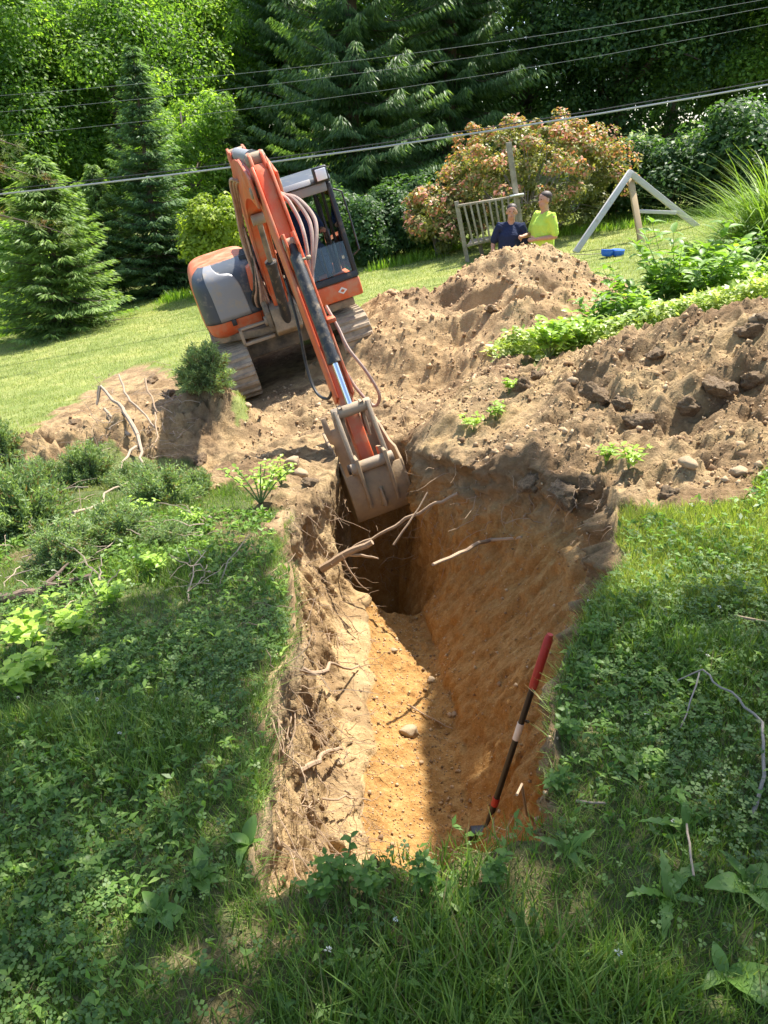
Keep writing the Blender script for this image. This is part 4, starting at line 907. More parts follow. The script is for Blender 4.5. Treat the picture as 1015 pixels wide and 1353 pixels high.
# on the trench floor and pile too
fx = rng.uniform(-.1, .46, 2600); fy_ = rng.uniform(1.6, 5.4, 2600); fs = .0035*(1-rng.uniform(0, .985, 2600))**-.4
pxs = rng.uniform(PK[0]-2.0, PK[0]+2.0, 5200); pys = rng.uniform(PK[1]-2.1, PK[1]+1.2, 5200); pp, _ = pile_h(pxs, pys); okp = pp > surf(pxs, pys)-.02
wpt = []
for q in range(2600):
    h_ = pix_hit(rng.uniform(350, 830), rng.uniform(640, 1150))
    if h_[0].z < -.35 or abs(h_[1].z) < .75: wpt.append(tuple(h_[0]))
pts = wpt + [tuple(drop_to(a_, b_)) for a_, b_ in zip(np.r_[cx, fx], np.r_[cy, fy_])] + list(zip(pxs[okp], pys[okp], pp[okp]))
P = np.array(pts); S_ = np.r_[.0032*(1-rng.uniform(0, .985, len(wpt)))**-.42, sz_, fs, .0060*(1-rng.uniform(0, .985, okp.sum()))**-.5]; P[:, 2] += .25*S_
Xf, Yf, Zf_ = rot_frames(len(P), rng, .8)
V, FF, ix = scatter(T1, F1, P, Xf, Yf, Zf_, np.stack([S_, S_, S_], 1)*rng.uniform(.7, 1.3, (len(P), 1)))
m_clod, t, b, o = new_mat('clod'); a_ = nd(t, 'ShaderNodeAttribute', attribute_name='rnd').outputs['Fac']
c = ramp(t, [(0, (.17, .105, .058)), (.35, (.32, .21, .115)), (.85, (.44, .31, .185)), (1, (.52, .39, .25))], a_).outputs[0]; t.links.new(c, b.inputs['Base Color']); b.inputs['Roughness'].default_value = .95; b.inputs['Specular IOR Level'].default_value = .12
cl = link('soil_clods', np_mesh('soil_clods', V, FF, False, rnd=rng.uniform(0, 1, len(P))[ix]), m_clod); tag(cl, 'loose crumbs and clods of dry soil', 'soil', kind='stuff')
# ================================================================= ROOTS, BRANCHES, TOOL
def wig(p, q, n, amp, rng, sag=0.0):
    p, q = np.array(p, float), np.array(q, float); k = np.linspace(0, 1, n)[:, None]; L = np.linalg.norm(q-p)
    w_ = np.cumsum(rng.normal(0, 1, (n, 3)), 0); w_ -= w_[0] + (w_[-1]-w_[0])*k; w_ /= (np.abs(w_).max() or 1)
    return p + (q-p)*k + w_*amp*L + np.array([0, 0, 1])*(-sag*4*k*(1-k))
def stick_thing(name, chains, label, cat, mat=M_twig, group=None, seed=0):
    mb = MB()
    for pts_, r0, r1 in chains: mb.tube(pts_, np.linspace(r0, r1, len(pts_)), 7)
    o_ = mb.build(name, mat); tag(o_, label, cat, group); return o_
M_root = paint('root_bark', (.33, .23, .145), .9, 0, .3, .2, scale=14, bmp=.5)
rng = np.random.default_rng(31)
rg_ = 'torn roots sticking out of the trench'
def W(px, py, off=0.0, lift=0.0):
    p, n_ = pix_hit(px, py); d = np.array(ray(px, py)); return np.array(p) - off*d + np.array([0, 0, lift])
S1 = at(488, 718, 5.25); 
stick_thing('tree_root', [(wig(W(425,752), at(492,716,4.95), 10, .03, rng), .034, .022), (wig(at(462,733,4.98), at(500,738,4.8), 6, .03, rng), .014, .006), (wig(at(450,735,5.0), at(487,780,5.0), 8, .06, rng), .010, .003)], 'thick broken root stub jutting over the dark end of the trench', 'root', M_root, rg_)
stick_thing('tree_root', [(wig(at(440,738,5.25), at(530,690,5.3), 10, .03, rng), .008, .014), (wig(at(530,690,5.3), at(605,652,5.2), 10, .04, rng), .014, .012), (wig(at(520,720,5.1), at(565,650,5.3), 8, .04, rng), .010, .006)], 'long curved root running under the bucket to the right bank', 'root', M_root, rg_)
stick_thing('tree_root', [(wig(W(650,713), at(572,746,4.15), 9, .025, rng), .016, .010), (wig(W(690,710), W(648,714,.03), 5, .03, rng), .010, .014)], 'forked pale root sticking out of the right trench wall', 'root', M_root, rg_)
stick_thing('tree_root', [(wig(W(398,883), W(475,880,.05), 9, .03, rng), .013, .006)], 'smooth pale root sticking out under the left turf edge', 'root', M_root, rg_)
stick_thing('tree_root', [(wig(W(396,1018), W(452,990,.06), 9, .03, rng), .014, .008)], 'short root low on the left wall of the trench', 'root', M_root, rg_)
stick_thing('tree_root', [(wig(W(455,1045), W(490,1058,.05), 7, .05, rng), .007, .003), (wig(W(425,1055), W(470,1058,.04), 7, .05, rng), .006, .003)], 'thin root pair near the bottom of the left wall', 'root', M_root, rg_)
stick_thing('tree_root', [(wig(W(540,935,.0,.02), W(598,965,.0,.015), 8, .03, rng), .006, .004)], 'thin root lying across the trench floor behind the stone', 'root', M_root, rg_)
stick_thing('tree_root', [(wig(at(640,1112,2.6), at(682,1102,2.4), 8, .06, rng), .008, .005), (wig(at(655,1110,2.5), at(652,1080,2.6), 6, .06, rng), .006, .003)], 'pale root fork at the foot of the digging tool', 'root', M_root, rg_)
stick_thing('tree_root', [(wig(W(712,1080), at(683,1050,1.75), 6, .05, rng), .006, .004)], 'short pale twig poking from the near right rim', 'root', M_root, rg_)
# left berm branches
bg_ = 'dead branches on the root berm'
def Bp(px, py, Y): return at(px, py, Y)
stick_thing('dead_branch', [(wig(Bp(133,510,7.9), Bp(182,575,7.2), 11, .05, rng), .014, .024), (wig(Bp(182,575,7.2), Bp(200,628,6.6), 8, .07, rng), .020, .008), (wig(Bp(138,540,7.8), Bp(172,575,7.3), 6, .04, rng), .014, .02), (wig(Bp(132,510,7.9), Bp(128,535,7.8), 4, .03, rng), .02, .012)], 'thickest forked dead branch leaning on the root berm', 'branch', M_twig, bg_)
stick_thing('dead_branch', [(wig(Bp(157,495,8.2), Bp(172,530,7.8), 6, .05, rng), .010, .012), (wig(Bp(172,530,7.8), Bp(205,565,7.4), 7, .05, rng), .012, .009)], 'slender bent branch at the top of the root berm', 'branch', M_twig, bg_)
stick_thing('dead_branch', [(wig(Bp(192,500,8.0), Bp(208,545,7.6), 7, .06, rng), .011, .008), (wig(Bp(205,545,7.6), Bp(205,585,7.1), 6, .06, rng), .009, .006)], 'dark crooked root standing out of the berm', 'branch', M_root, bg_)
stick_thing('dead_branch', [(wig(Bp(180,590,6.9), Bp(156,640,6.0), 7, .06, rng), .014, .006)], 'short branch dropping from the berm into the junipers', 'branch', M_twig, bg_)
stick_thing('dead_branch', [(wig(W(100,695,.03,.1), W(172,655,.03,.12), 8, .05, rng), .010, .006), (wig(W(75,660,.03,.1), W(120,662,.03,.12), 6, .05, rng), .006, .005)], 'bare twig lying across the juniper heap', 'branch', M_twig, bg_)
stick_thing('fallen_log', [(wig(W(-30,806,.0,.04), W(122,770,.0,.04), 16, .035, rng), .030, .018), (wig(W(60,785,.0,.05), W(95,765,.0,.10), 6, .05, rng), .014, .005)], 'dark weathered log lying in weeds at the left edge', 'log', paint('log_bark', (.13, .09, .065), .95, 0, .5, .2, scale=22, bmp=1.0))
stick_thing('twig', [(wig(W(892,915,.02,.05), W(922,914,.02,.09), 4, .02, rng), .002, .003), (wig(W(922,914,.02,.09), W(1003,972,.02,.05), 9, .05, rng), .0032, .0042), (wig(W(1003,972,.02,.05), W(1006,1040,.02,.04), 6, .02, rng), .0042, .005), (wig(W(1006,1040,.02,.04), W(993,1080,.02,.01), 5, .02, rng), .005, .006), (wig(W(918,918,.02,.09), W(897,972,.02,.03), 5, .02, rng), .0026, .0024)], 'long grey bent twig lying on the right turf', 'twig', M_gtwig)
stick_thing('twig', [(wig(W(968,822,.02,.03), W(1014,832,.02,.03), 6, .03, rng), .006, .004)], 'straight brown twig on the sunny grass at the right edge', 'twig', M_root)
stick_thing('twig', [(wig(W(760,1065,.0,.02), W(800,1068,.0,.02), 6, .04, rng), .004, .003), (wig(W(905,1100,.02,.03), W(915,1165,.02,.02), 6, .03, rng), .003, .003)], 'dry straw-coloured stem across the near right weeds', 'twig', M_twig)
# fine hair roots along the cut
mb_v, mb_f = [], []
def ribbon_tubes(chains, name, mat, label, cat):
    mb = MB()
    for c_, r in chains: mb.tube(c_, np.linspace(r, r*.4, len(c_)), 4, False)
    o_ = mb.build(name, mat); tag(o_, label, cat, kind='stuff'); return o_
ch = []
for k in range(620):
    u = rng.uniform()
    if u < .68: px, py = rng.uniform(355, 490), rng.uniform(640, 1130)
    elif u < .86: px, py = rng.uniform(440, 600), rng.uniform(590, 760)
    else: px, py = rng.uniform(600, 820), rng.uniform(600, 720)
    p = W(px, py); L = rng.uniform(.06, .28)
    d = np.array([rng.normal(0, .6), rng.normal(-.2, .5), rng.uniform(-1.0, .25)]); d /= np.linalg.norm(d)
    n_ = np.array(pix_hit(px, py)[1]); d = d + n_*.5
    ch.append((wig(p - n_*.01, p + d*L, 7, .10, rng), rng.uniform(.0016, .0042)))
ribbon_tubes(ch, 'hair_roots', M_root, 'tangle of fine torn roots hanging from the cut soil', 'roots')
# tangle of bare twigs round the junipers and over the berm
ch = []; rng = np.random.default_rng(133)
for k in range(240):
    px, py = (rng.uniform(120, 250), rng.uniform(490, 600)) if k % 2 else (rng.uniform(0, 290), rng.uniform(600, 800))
    p = np.array(drop_to(*hit(px, py, surf)[:2])); L = rng.uniform(.08, .40); d = np.array([rng.normal(0, 1), rng.normal(0, .8), rng.uniform(-.15, .55)]); d /= np.linalg.norm(d)
    ch.append((wig(p + np.array([0, 0, rng.uniform(0, .12)]), p + d*L + np.array([0, 0, .05]), 7, .10, rng), rng.uniform(.0018, .0055)))
ribbon_tubes(ch, 'twig_tangle', M_twig, 'tangle of bare twigs over the berm and the juniper heap', 'twigs')
# digging tool
M_tblack = paint('black_fibreglass', (.016, .016, .018), .45, 0, .2, .12, (.3, .2, .12), 12)
M_tred = paint('red_grip', (.42, .035, .03), .55, 0, .12, .08, (.3, .2, .12), 12)
M_twht = paint('white_band', (.78, .74, .68), .5, 0, .05, .12)
T0, T2 = at(640, 1104, 2.92), at(727, 838, 3.02); tl_d = T2-T0; tl_l = np.linalg.norm(tl_d); tl_d /= tl_l
tool = empty('digging_tool', 'black shafted digging tool with red grip leaning against the right trench wall', 'tool', tuple(T0))
def TT(k): return tuple(tl_d*tl_l*k)
MB().tube([TT(-.02), TT(.76)], .0155, 14).build('shaft', M_tblack, tool)
MB().tube([TT(.755), TT(.77), TT(.98), TT(1.0)], [.019, .021, .021, .015], 14).build('grip', M_tred, tool)
MB().tube([TT(.505), TT(.585)], .0175, 14).build('white_band', M_twht, tool)
MB().tube([TT(.165), TT(.205)], .019, 14).build('red_band', M_tred, tool)
MB().bar(TT(.60), tuple(np.array(TT(.60)) + np.array([.035, .0, -.012])), .012, .012).build('clip', M_tblack, tool, .002)
MB().hull8([(-.08,-.02,-.02),(.03,-.02,-.02),(.03,.05,-.02),(-.08,.05,-.02),(-.07,-.015,.03),(.02,-.015,.035),(.02,.04,.035),(-.07,.04,.03)]).build('foot_plate', M_tblack, tool, .005)

# torn lumps of dark topsoil on the banks
m_top, t, b, o = new_mat('dark_topsoil'); co = nd(t, 'ShaderNodeTexCoord').outputs['Object']; n_ = noise(t, 6, 6, .75, co); t.links.new(ramp(t, [(.3, (.13, .083, .045)), (.52, (.27, .18, .098)), (.68, (.39, .275, .16))], n_).outputs[0], b.inputs['Base Color']); b.inputs['Roughness'].default_value = .95; bump(t, b, n_, 1.0, .05)
def lump(seed):
    me = rock_mesh(40+seed, 4, (1, .85, .75), .4); c_ = np.empty(len(me.vertices)*3, np.float32); me.vertices.foreach_get('co', c_); c_ = c_.reshape(-1, 3); c_ = c_*(1+.17*fbm(c_[:, 0]*4, c_[:, 1]*4, c_[:, 2]*4, oct=4, gain=.65, seed=seed))[:, None]
    me.vertices.foreach_set('co', c_.astype(np.float32).ravel()); me.update(); me.materials.clear(); me.materials.append(m_top); return me
lumps = [lump(k) for k in range(4)]
for k, (px, py, r, lab) in enumerate(((790,525,.11,'dark torn clod at the left of the right bank'), (822,535,.08,'dark clod right of the torn one on the right bank'), (845,560,.10,'dark clod with grass roots in the middle of the right bank'), (910,540,.10,'dark clod over the deepest hollow of the right bank'), (945,515,.12,'large dark clod near the top of the right bank'), (995,505,.11,'dark clod at the right edge of the right bank'),
        (690,512,.10,'dark rooty clod on the shoulder above the trench'), (712,498,.07,'small dark clod behind the rooty one on the shoulder'), (865,470,.07,'dark clod just under the ground cover'), (990,440,.11,'brown lump at the top right of the bank'), (1010,425,.09,'brown lump at the right edge above the bank'), (885,655,.06,'clod at the border of the sunny grass'), (700,640,.09,'overhanging dark clod at the right rim'), (745,655,.11,'largest dark clod hanging on the right rim'), (780,640,.08,'dark clod at the corner of the right rim'),
        (200,505,.13,'dark lump among the dead branches of the berm'), (225,520,.10,'lump right of the dark one on the berm'), (100,560,.09,'lump at the left end of the berm'), (265,610,.09,'dark clod left of the bright weed'), (410,640,.07,'clod between the bucket and the bright weed'), (650,425,.09,'dark crust on the near side of the spoil pile'), (690,400,.10,'dark grassy crust right on the face of the spoil pile'))):
    p, nrm = pix_hit(px, py)
    if k >= 20: p = Vector(at(px, py, 9.75)); p.z = float(pile_h(np.array([p.x]), np.array([p.y]))[0][0])
    ro = link('soil_clod', lumps[k % 4], None); ro.location = p + Vector((0, 0, r*.1)); ro.scale = (r, r, r*.8); ro.rotation_euler = (.3*math.sin(k), .3*math.cos(k), k*1.3); tag(ro, lab, 'soil clod', 'torn lumps of topsoil')
# ================================================================= TURF, WEEDS, JUNIPERS
rng = np.random.default_rng(101)
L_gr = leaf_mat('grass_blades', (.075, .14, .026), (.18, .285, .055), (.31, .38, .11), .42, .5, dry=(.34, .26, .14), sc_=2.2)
L_sun = leaf_mat('sunlit_tone_blades', (.17, .23, .04), (.35, .41, .085), (.50, .52, .19), .44, .5, dry=(.48, .39, .20), sc_=2.2)  # yellow-green grass, with the bank's sunlight also put into the brighter colours
L_clo = leaf_mat('clover_leaves', (.058, .12, .030), (.140, .235, .055), (.23, .32, .09), .40, .5, sc_=2.5)
L_weed = leaf_mat('weed_leaves', (.07, .15, .026), (.18, .31, .06), (.29, .42, .10), .44, .45, sc_=3)
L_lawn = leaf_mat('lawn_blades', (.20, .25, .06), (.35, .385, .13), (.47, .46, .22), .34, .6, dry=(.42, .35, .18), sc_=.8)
L_straw = leaf_mat('dead_thatch', (.20, .14, .085), (.36, .27, .17), (.46, .36, .24), .2, .8)
L_jun = leaf_mat('juniper_sprays', (.12, .185, .085), (.28, .38, .17), (.42, .51, .26), .42, .6, dry=(.24, .13, .06), sc_=4)
L_big = leaf_mat('broad_leaves', (.07, .15, .028), (.16, .285, .06), (.24, .38, .10), .45, .4, sc_=5)
L_var = leaf_mat('variegated_leaves', (.17, .27, .05), (.42, .50, .13), (.68, .70, .42), .38, .45, sc_=3)
L_brt = leaf_mat('fresh_leaves', (.13, .25, .03), (.27, .42, .055), (.38, .52, .10), .46, .4, sc_=3)
def ground_z(x, y):
    """built surface at many points: the smooth height is enough for turf"""
    return surf(x, y) + .012*fbm(x*3, y*3, oct=4, seed=65)
def turf_pts(n, box, dens=None, edge=.0):
    x = rng.uniform(box[0], box[1], n); y = rng.uniform(box[2], box[3], n)
    ok = ~bare(x, y); 
    # stay inside what the lens could see from near here
    ok &= np.abs(x) < .62*np.maximum(y, 0)*1.0 + 1.0
    if dens is not None: ok &= rng.uniform(0, 1, n) < dens(x, y)
    return x[ok], y[ok]
BL_T = np.array([(-.5,0,0), (.5,0,0), (-.38,.10,.5), (.38,.10,.5), (0,.42,1.0)]); BL_F = np.array([(0,1,3),(0,3,2),(2,3,4)])
def blades(name, x, y, z, h, w_, mat, label, lean=.35, rv=None, T=BL_T, F=BL_F, cat='grass'):
    n = len(x); az = rng.uniform(0, 2*np.pi, n); X = np.stack([np.cos(az), np.sin(az), 0*az], 1); Y = np.stack([-np.sin(az), np.cos(az), 0*az], 1)
    ln = rng.normal(0, lean, n); Zv = np.stack([0*az, 0*az, np.ones(n)], 1) + Y*ln[:, None] + X*rng.normal(0, lean*.6, n)[:, None]; Zv /= np.linalg.norm(Zv, axis=1, keepdims=True)
    P = np.stack([x, y, z], 1); T = np.asarray(T)
    V = P[:, None] + T[None, :, 0, None]*X[:, None]*w_[:, None, None] + T[None, :, 1, None]*Y[:, None]*(h*rng.uniform(.1, 1.3, n))[:, None, None] + T[None, :, 2, None]*Zv[:, None]*h[:, None, None]
    FF = (F[None] + (np.arange(n)*len(T))[:, None, None]).reshape(-1, F.shape[1]); r = rng.uniform(0, 1, n) if rv is None else rv
    o_ = link(name, np_mesh(name, V.reshape(-1, 3), FF, False, rnd=np.repeat(r, len(T))), mat); tag(o_, label, cat, kind='stuff'); return o_
worn_d = lambda x, y: 1.0-.8*patchy(x, y)
lush = lambda x, y: np.clip(.75+.4*fbm(x*1.5, y*1.5, oct=3, seed=103), .15, 1)*worn_d(x, y)
def tallness(x, y): return 1+.9*smooth(.2, .7, fbm(x*2.1, y*2.1, oct=2, seed=104)) + 1.2*np.exp(-((x-.05)**2/.12+(y-.95)**2/.08))
LT = np.array([(-.5,0,0), (.5,0,0), (0,.3,1.0)]); LF = np.array([(0,1,2)])
x, y = turf_pts(200000, (-2.0, 2.0, .40, 2.9), lambda x, y: lush(x, y)*np.clip(1.5/y, .55, 1)); n = len(x); tl_ = tallness(x, y)
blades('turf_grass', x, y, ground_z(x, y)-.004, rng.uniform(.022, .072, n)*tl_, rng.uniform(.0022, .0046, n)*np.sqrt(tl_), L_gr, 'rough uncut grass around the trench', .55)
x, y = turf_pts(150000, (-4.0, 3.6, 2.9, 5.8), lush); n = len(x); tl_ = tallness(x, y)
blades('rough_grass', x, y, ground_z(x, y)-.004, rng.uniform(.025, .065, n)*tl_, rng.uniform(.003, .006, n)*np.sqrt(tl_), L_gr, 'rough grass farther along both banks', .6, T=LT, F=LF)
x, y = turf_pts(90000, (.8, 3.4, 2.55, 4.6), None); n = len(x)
blades('sunny_grass', x, y, ground_z(x, y)-.004, rng.uniform(.03, .085, n), rng.uniform(.003, .0055, n), L_sun, 'yellow-green grass toned brighter for the sunny right bank', .7, T=LT, F=LF)
# dead thatch in the worn places and on the rims
x, y = turf_pts(90000, (-2.4, 2.4, .4, 4.8), lambda x, y: .22+.78*patchy(x, y)); n = len(x)
blades('dry_thatch', x, y, ground_z(x, y)-.002, rng.uniform(.015, .05, n), rng.uniform(.0014, .0028, n), L_straw, 'dead straw-coloured thatch in the worn turf', 1.4)
# overhanging fringe along both rims
yy = rng.uniform(1.3, 4.6, 9000); lr = rng.uniform(0, 1, 9000) < .6; l_, r_ = rims(yy); xx = np.where(lr, l_ - .03 + rng.normal(0, .02, 9000), r_ + .03 + rng.normal(0, .02, 9000))
okr = lr | (yy < 3.2); xx, yy = xx[okr], yy[okr]; n = len(xx)
blades('rim_fringe', xx, yy, ground_z(xx, yy)-.01, rng.uniform(.03, .10, n), rng.uniform(.0018, .0036, n), L_gr, 'grass hanging over the trench rims', 1.5)
# clover: three leaflets on a short stalk
a3 = [(math.cos(k*2*math.pi/3), math.sin(k*2*math.pi/3)) for k in range(3)]; CT, CF = [], []
for k, (c_, s_) in enumerate(a3):
    b0 = len(CT)
    for (u, v, zz) in ((.06, 0, 0), (.62, .46, .10), (1.08, 0, .02), (.62, -.46, .10)): CT.append((c_*u - s_*v, s_*u + c_*v, zz))
    CF.append((b0, b0+1, b0+2, b0+3))
CT, CF = np.array(CT), np.array(CF)
x, y = turf_pts(120000, (-2.0, 2.0, .4, 3.6), lambda x, y: np.clip(.34-.75*fbm(x*1.3, y*1.3, oct=3, seed=105), .04, .8)*worn_d(x, y)*np.clip(1.5/y, .3, 1)*(1-.8*smooth(2.6, 3.1, y)*(x > .5))); n = len(x)
Xf, Yf, Zf_ = rot_frames(n, rng, .45)
V, FF, ix = scatter(CT, CF, np.stack([x, y, ground_z(x, y)+rng.uniform(.015, .075, n)], 1), Xf, Yf, Zf_, rng.uniform(.0065, .016, n))
o_ = link('clover', np_mesh('clover', V, FF, False, rnd=rng.uniform(0, 1, n)[ix]), L_clo); tag(o_, 'clover carpeting the shaded turf', 'clover', kind='stuff')
# small pointed weeds in the turf
WT = np.array([(0,0,0), (.26,.4,.10), (0,1,.02), (-.26,.4,.10), (0,.45,.02)]); WF = np.array([(0,1,4),(1,2,4),(2,3,4),(3,0,4)])
x, y = turf_pts(42000, (-2.4, 2.4, .4, 4.6), lambda x, y: np.clip(.45+.8*fbm(x*1.1, y*1.1, oct=3, seed=106), 0, 1)*worn_d(x, y)); n = len(x)
k = 3; xr, yr = np.repeat(x, k), np.repeat(y, k); az = rng.uniform(0, 6.28, n*k); Xf, Yf, Zf_ = rot_frames(n*k, rng, .55, az)
V, FF, ix = scatter(WT[:4]*np.array([.8, 1, 1.6]), LEAF_F, np.stack([xr, yr, ground_z(xr, yr)+np.repeat(rng.uniform(.01, .07, n), k)], 1), Xf, Yf, Zf_, rng.uniform(.014, .046, n*k)*np.clip(.7+.1*yr, .8, 1.2))
o_ = link('small_weeds', np_mesh('small_weeds', V, FF, False, rnd=np.clip(np.repeat(rng.uniform(0, 1, n), k) + rng.normal(0, .1, n*k), 0, 1)[ix]), L_weed); tag(o_, 'small leafy weeds mixed into the turf', 'weeds', kind='stuff')
# clover flowers
_r = np.random.default_rng(9); T2_, F2_ = [], []
for k in range(26):   # a round head of many small florets
    d = rand_unit(1, _r)[0]; d[2] = abs(d[2])*.9-.15; a_ = np.cross(d, (.3, .2, 1)); a_ /= np.linalg.norm(a_); b0 = len(T2_); c_ = np.cross(d, a_)
    T2_ += [tuple(d*.25), tuple(d*.7+a_*.2), tuple(d*_r.uniform(.9, 1.15)), tuple(d*.7-a_*.2)]; F2_.append((b0, b0+1, b0+2, b0+3))
T2_, F2_ = np.array(T2_), np.array(F2_)
x, y = turf_pts(230, (-2.2, 2.4, .6, 4.0), lambda x, y: worn_d(x, y)*.5); n = len(x); Xf, Yf, Zf_ = rot_frames(n, rng, .3)
V, FF, ix = scatter(T2_, F2_, np.stack([x, y, ground_z(x, y)+rng.uniform(.05, .085, n)], 1), Xf, Yf, Zf_, rng.uniform(.006, .010, n))
o_ = link('clover_flowers', np_mesh('clover_flowers', V, FF, False), paint('clover_white', (.60, .58, .47), .8, 0, .25, scale=200)); tag(o_, 'white clover heads dotted through the turf', 'flowers', kind='stuff')
# mown lawn beyond
x = rng.uniform(-13, 9, 380000); y = 6.0 + 20*rng.uniform(0, 1, 380000)**1.5; ok = ~bare(x, y) & (np.abs(x) < .54*y+1.2) & ~((x > 1.2) & (y < 8.6)) & ~((x > -.5) & (x < 4.2) & (y > 8) & (y < 13) & (top_z(x, y) > surf(x, y)+.03))
x, y = x[ok], y[ok]; n = len(x)
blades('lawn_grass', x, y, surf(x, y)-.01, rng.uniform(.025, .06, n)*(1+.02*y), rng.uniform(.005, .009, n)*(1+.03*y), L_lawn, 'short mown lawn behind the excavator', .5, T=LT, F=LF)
# taller growth along the foot of the wood
n = 26000; x = rng.uniform(-12, 11, n); y = 21.8 + rng.uniform(0, 2.6, n) + .25*np.abs(x+2)*.1 - smooth(4, 9, x)*1.5; h = rng.uniform(.06, .3, n)*np.clip(.6+fbm(x*.8, y*.8, oct=2, seed=140), .2, 1.4)
blades('wood_edge_growth', x, y, surf(x, y)-.02, h, h*.09, L_brt, 'tall unmown grass along the foot of the wood', .35)
# ---- single broad-leaved weeds
def leaf_shape(seed, L=1.0, wd=.28, nseg=7, arch=.5, wave=.04, tooth=.0, fold=.25):
    rg = np.random.default_rng(seed); V, F = [], []; s = np.linspace(0, 1, nseg)
    for i, k in enumerate(s):
        hw = wd*(math.sin(math.pi*min(1, k**.75*.96+.02))**.8)*(1 + (tooth if i % 2 else -tooth)); zc = arch*(k*.9 - 1.05*k*k); yc = k*L
        wv = wave*rg.normal(0, 1, 3)
        V += [(-hw, yc, zc+fold*hw+wv[0]*hw*4), (0, yc, zc+wv[1]*.3*wd), (hw, yc, zc+fold*hw+wv[2]*hw*4)]
    for i in range(nseg-1):
        a = i*3
        for q in (0, 1): F.append((a+q, a+q+1, a+q+4, a+q+3))
    me = np_mesh('leaf', np.array(V), np.array(F), True, rnd=np.full(len(V), rg.uniform(.2, .9))); return me
dock = [leaf_shape(k, 1, .20+.03*(k % 3), 8, .55, .03, 0, .3) for k in range(4)]; dand = [leaf_shape(10+k, 1, .115, 13, .5, .05, .22, .25) for k in range(3)]
for m_ in dock + dand: m_.materials.append(L_big)
def rosette(name, px, py, n, L, kind, label, up=.5, p=None, seed=0, group='broad-leaved weeds in the foreground turf'):
    rg = np.random.default_rng(int(px*7+py)+seed)
    if p is None: p = drop_to(*hit(px, py, surf)[:2])
    e = empty(name, label, 'weed', tuple(p), rg.uniform(0, 6.28), group); pool = dock if kind == 'dock' else dand
    for k in range(n):
        o_ = bpy.data.objects.new('leaf', pool[rg.integers(0, len(pool))]); COL.objects.link(o_); o_.parent = e; l = .72*L*rg.uniform(.55, 1.25)
        o_.scale = (l, l, l); o_.rotation_euler = (rg.uniform(.1, up), rg.normal(0, .2), 2*math.pi*k/n + rg.uniform(-.4, .4)); o_.location = (0, 0, .005)
    return e
for px, py, n, L, kd, lab in ((905,1105,7,.15,'dand','toothed leaf rosette in the middle of the right turf'), (862,1010,6,.12,'dand','toothed leaf rosette just below the long grey twig'),
        (832,1020,3,.13,'dock','upright pair of broad leaves right of the trench rim'), (925,890,4,.12,'dock','broad-leaved weed above the bend of the grey twig'), (958,1290,4,.15,'dock','large smooth leaves in the lower right corner'),
        (745,1130,6,.14,'dand','toothed leaf rosette at the near right corner of the trench'), (880,1190,6,.16,'dand','sprawling toothed rosette low on the right'), (600,1195,5,.10,'dock','small broad weed just before the near rim'),
        (262,1165,7,.12,'dock','glossy broad-leaved clump beside the left rim'), (215,1210,6,.11,'dock','broad-leaved weed left of the glossy clump'), (130,1150,5,.10,'dock','small broad weed in the left clover'), (330,1120,5,.10,'dock','broad-leaved weed hard against the near left rim'),
        (60,1060,5,.10,'dock','broad weed at the left picture edge'), (700,1260,5,.13,'dand','toothed rosette in the grass at the lower right of centre'), (470,1290,4,.10,'dock','broad weed in the tall grass at the bottom centre'), (170,1010,5,.09,'dock','small rosette in the middle of the shaded left turf'),
        (985,1180,5,.15,'dock','broad leaves at the right picture edge'), (640,1300,5,.12,'dand','toothed rosette at the bottom edge right of centre')):
    rosette('broadleaf_weed', px, py, n, L, kd, lab)
# leafy sprigs: stem with pairs of leaves
SPL = leaf_shape(40, 1, .30, 5, .3, .02, 0, .2); SPL.materials.append(L_weed); SPB = leaf_shape(41, 1, .30, 5, .3, .02, 0, .2); SPB.materials.append(L_brt); SPG = leaf_shape(42, 1, .21, 6, .35, .02, 0, .25); SPG.materials.append(L_weed)
M_stem = paint('green_stem', (.14, .20, .06), .7)
def sprig(name, p, label, cat, nst=4, H=.18, L=.05, mesh=SPL, spread=.5, pairs=5, group=None, seed=0, whorl=2, up=.5):
    rg = np.random.default_rng(seed); e = empty(name, label, cat, tuple(p), 0, group)
    for s_ in range(nst):
        a = 2*math.pi*s_/nst + rg.uniform(-.5, .5); tl = spread*rg.uniform(.2, 1.0); h = H*rg.uniform(.7, 1.15)
        tip = np.array([math.cos(a)*tl*h, math.sin(a)*tl*h, h]); pts_ = [np.zeros(3), tip*.5 + np.array([0, 0, .08*h]), tip]
        st_ = MB().tube(pts_, [min(.0035*H/.18, .008), min(.003*H/.18, .006), .002], 5).build('stem', M_stem, e)
        for k in range(pairs):
            f = .3 + .7*(k+1)/pairs; pos = pts_[0]*(1-f)**2 + 2*f*(1-f)*pts_[1] + f*f*pts_[2]
            for q in range(whorl):
                o_ = bpy.data.objects.new('leaf', mesh); COL.objects.link(o_); o_.parent = st_; l = L*rg.uniform(.7, 1.2)*(1.1-.35*f); o_.scale = (l,)*3; o_.location = pos
                o_.rotation_euler = (rg.uniform(-.2, up), rg.normal(0, .25), a + math.pi/2 + q*2*math.pi/whorl + k*1.4 + rg.uniform(-.3, .3))
    return e
sg = 'leafy sprigs on the near rim'
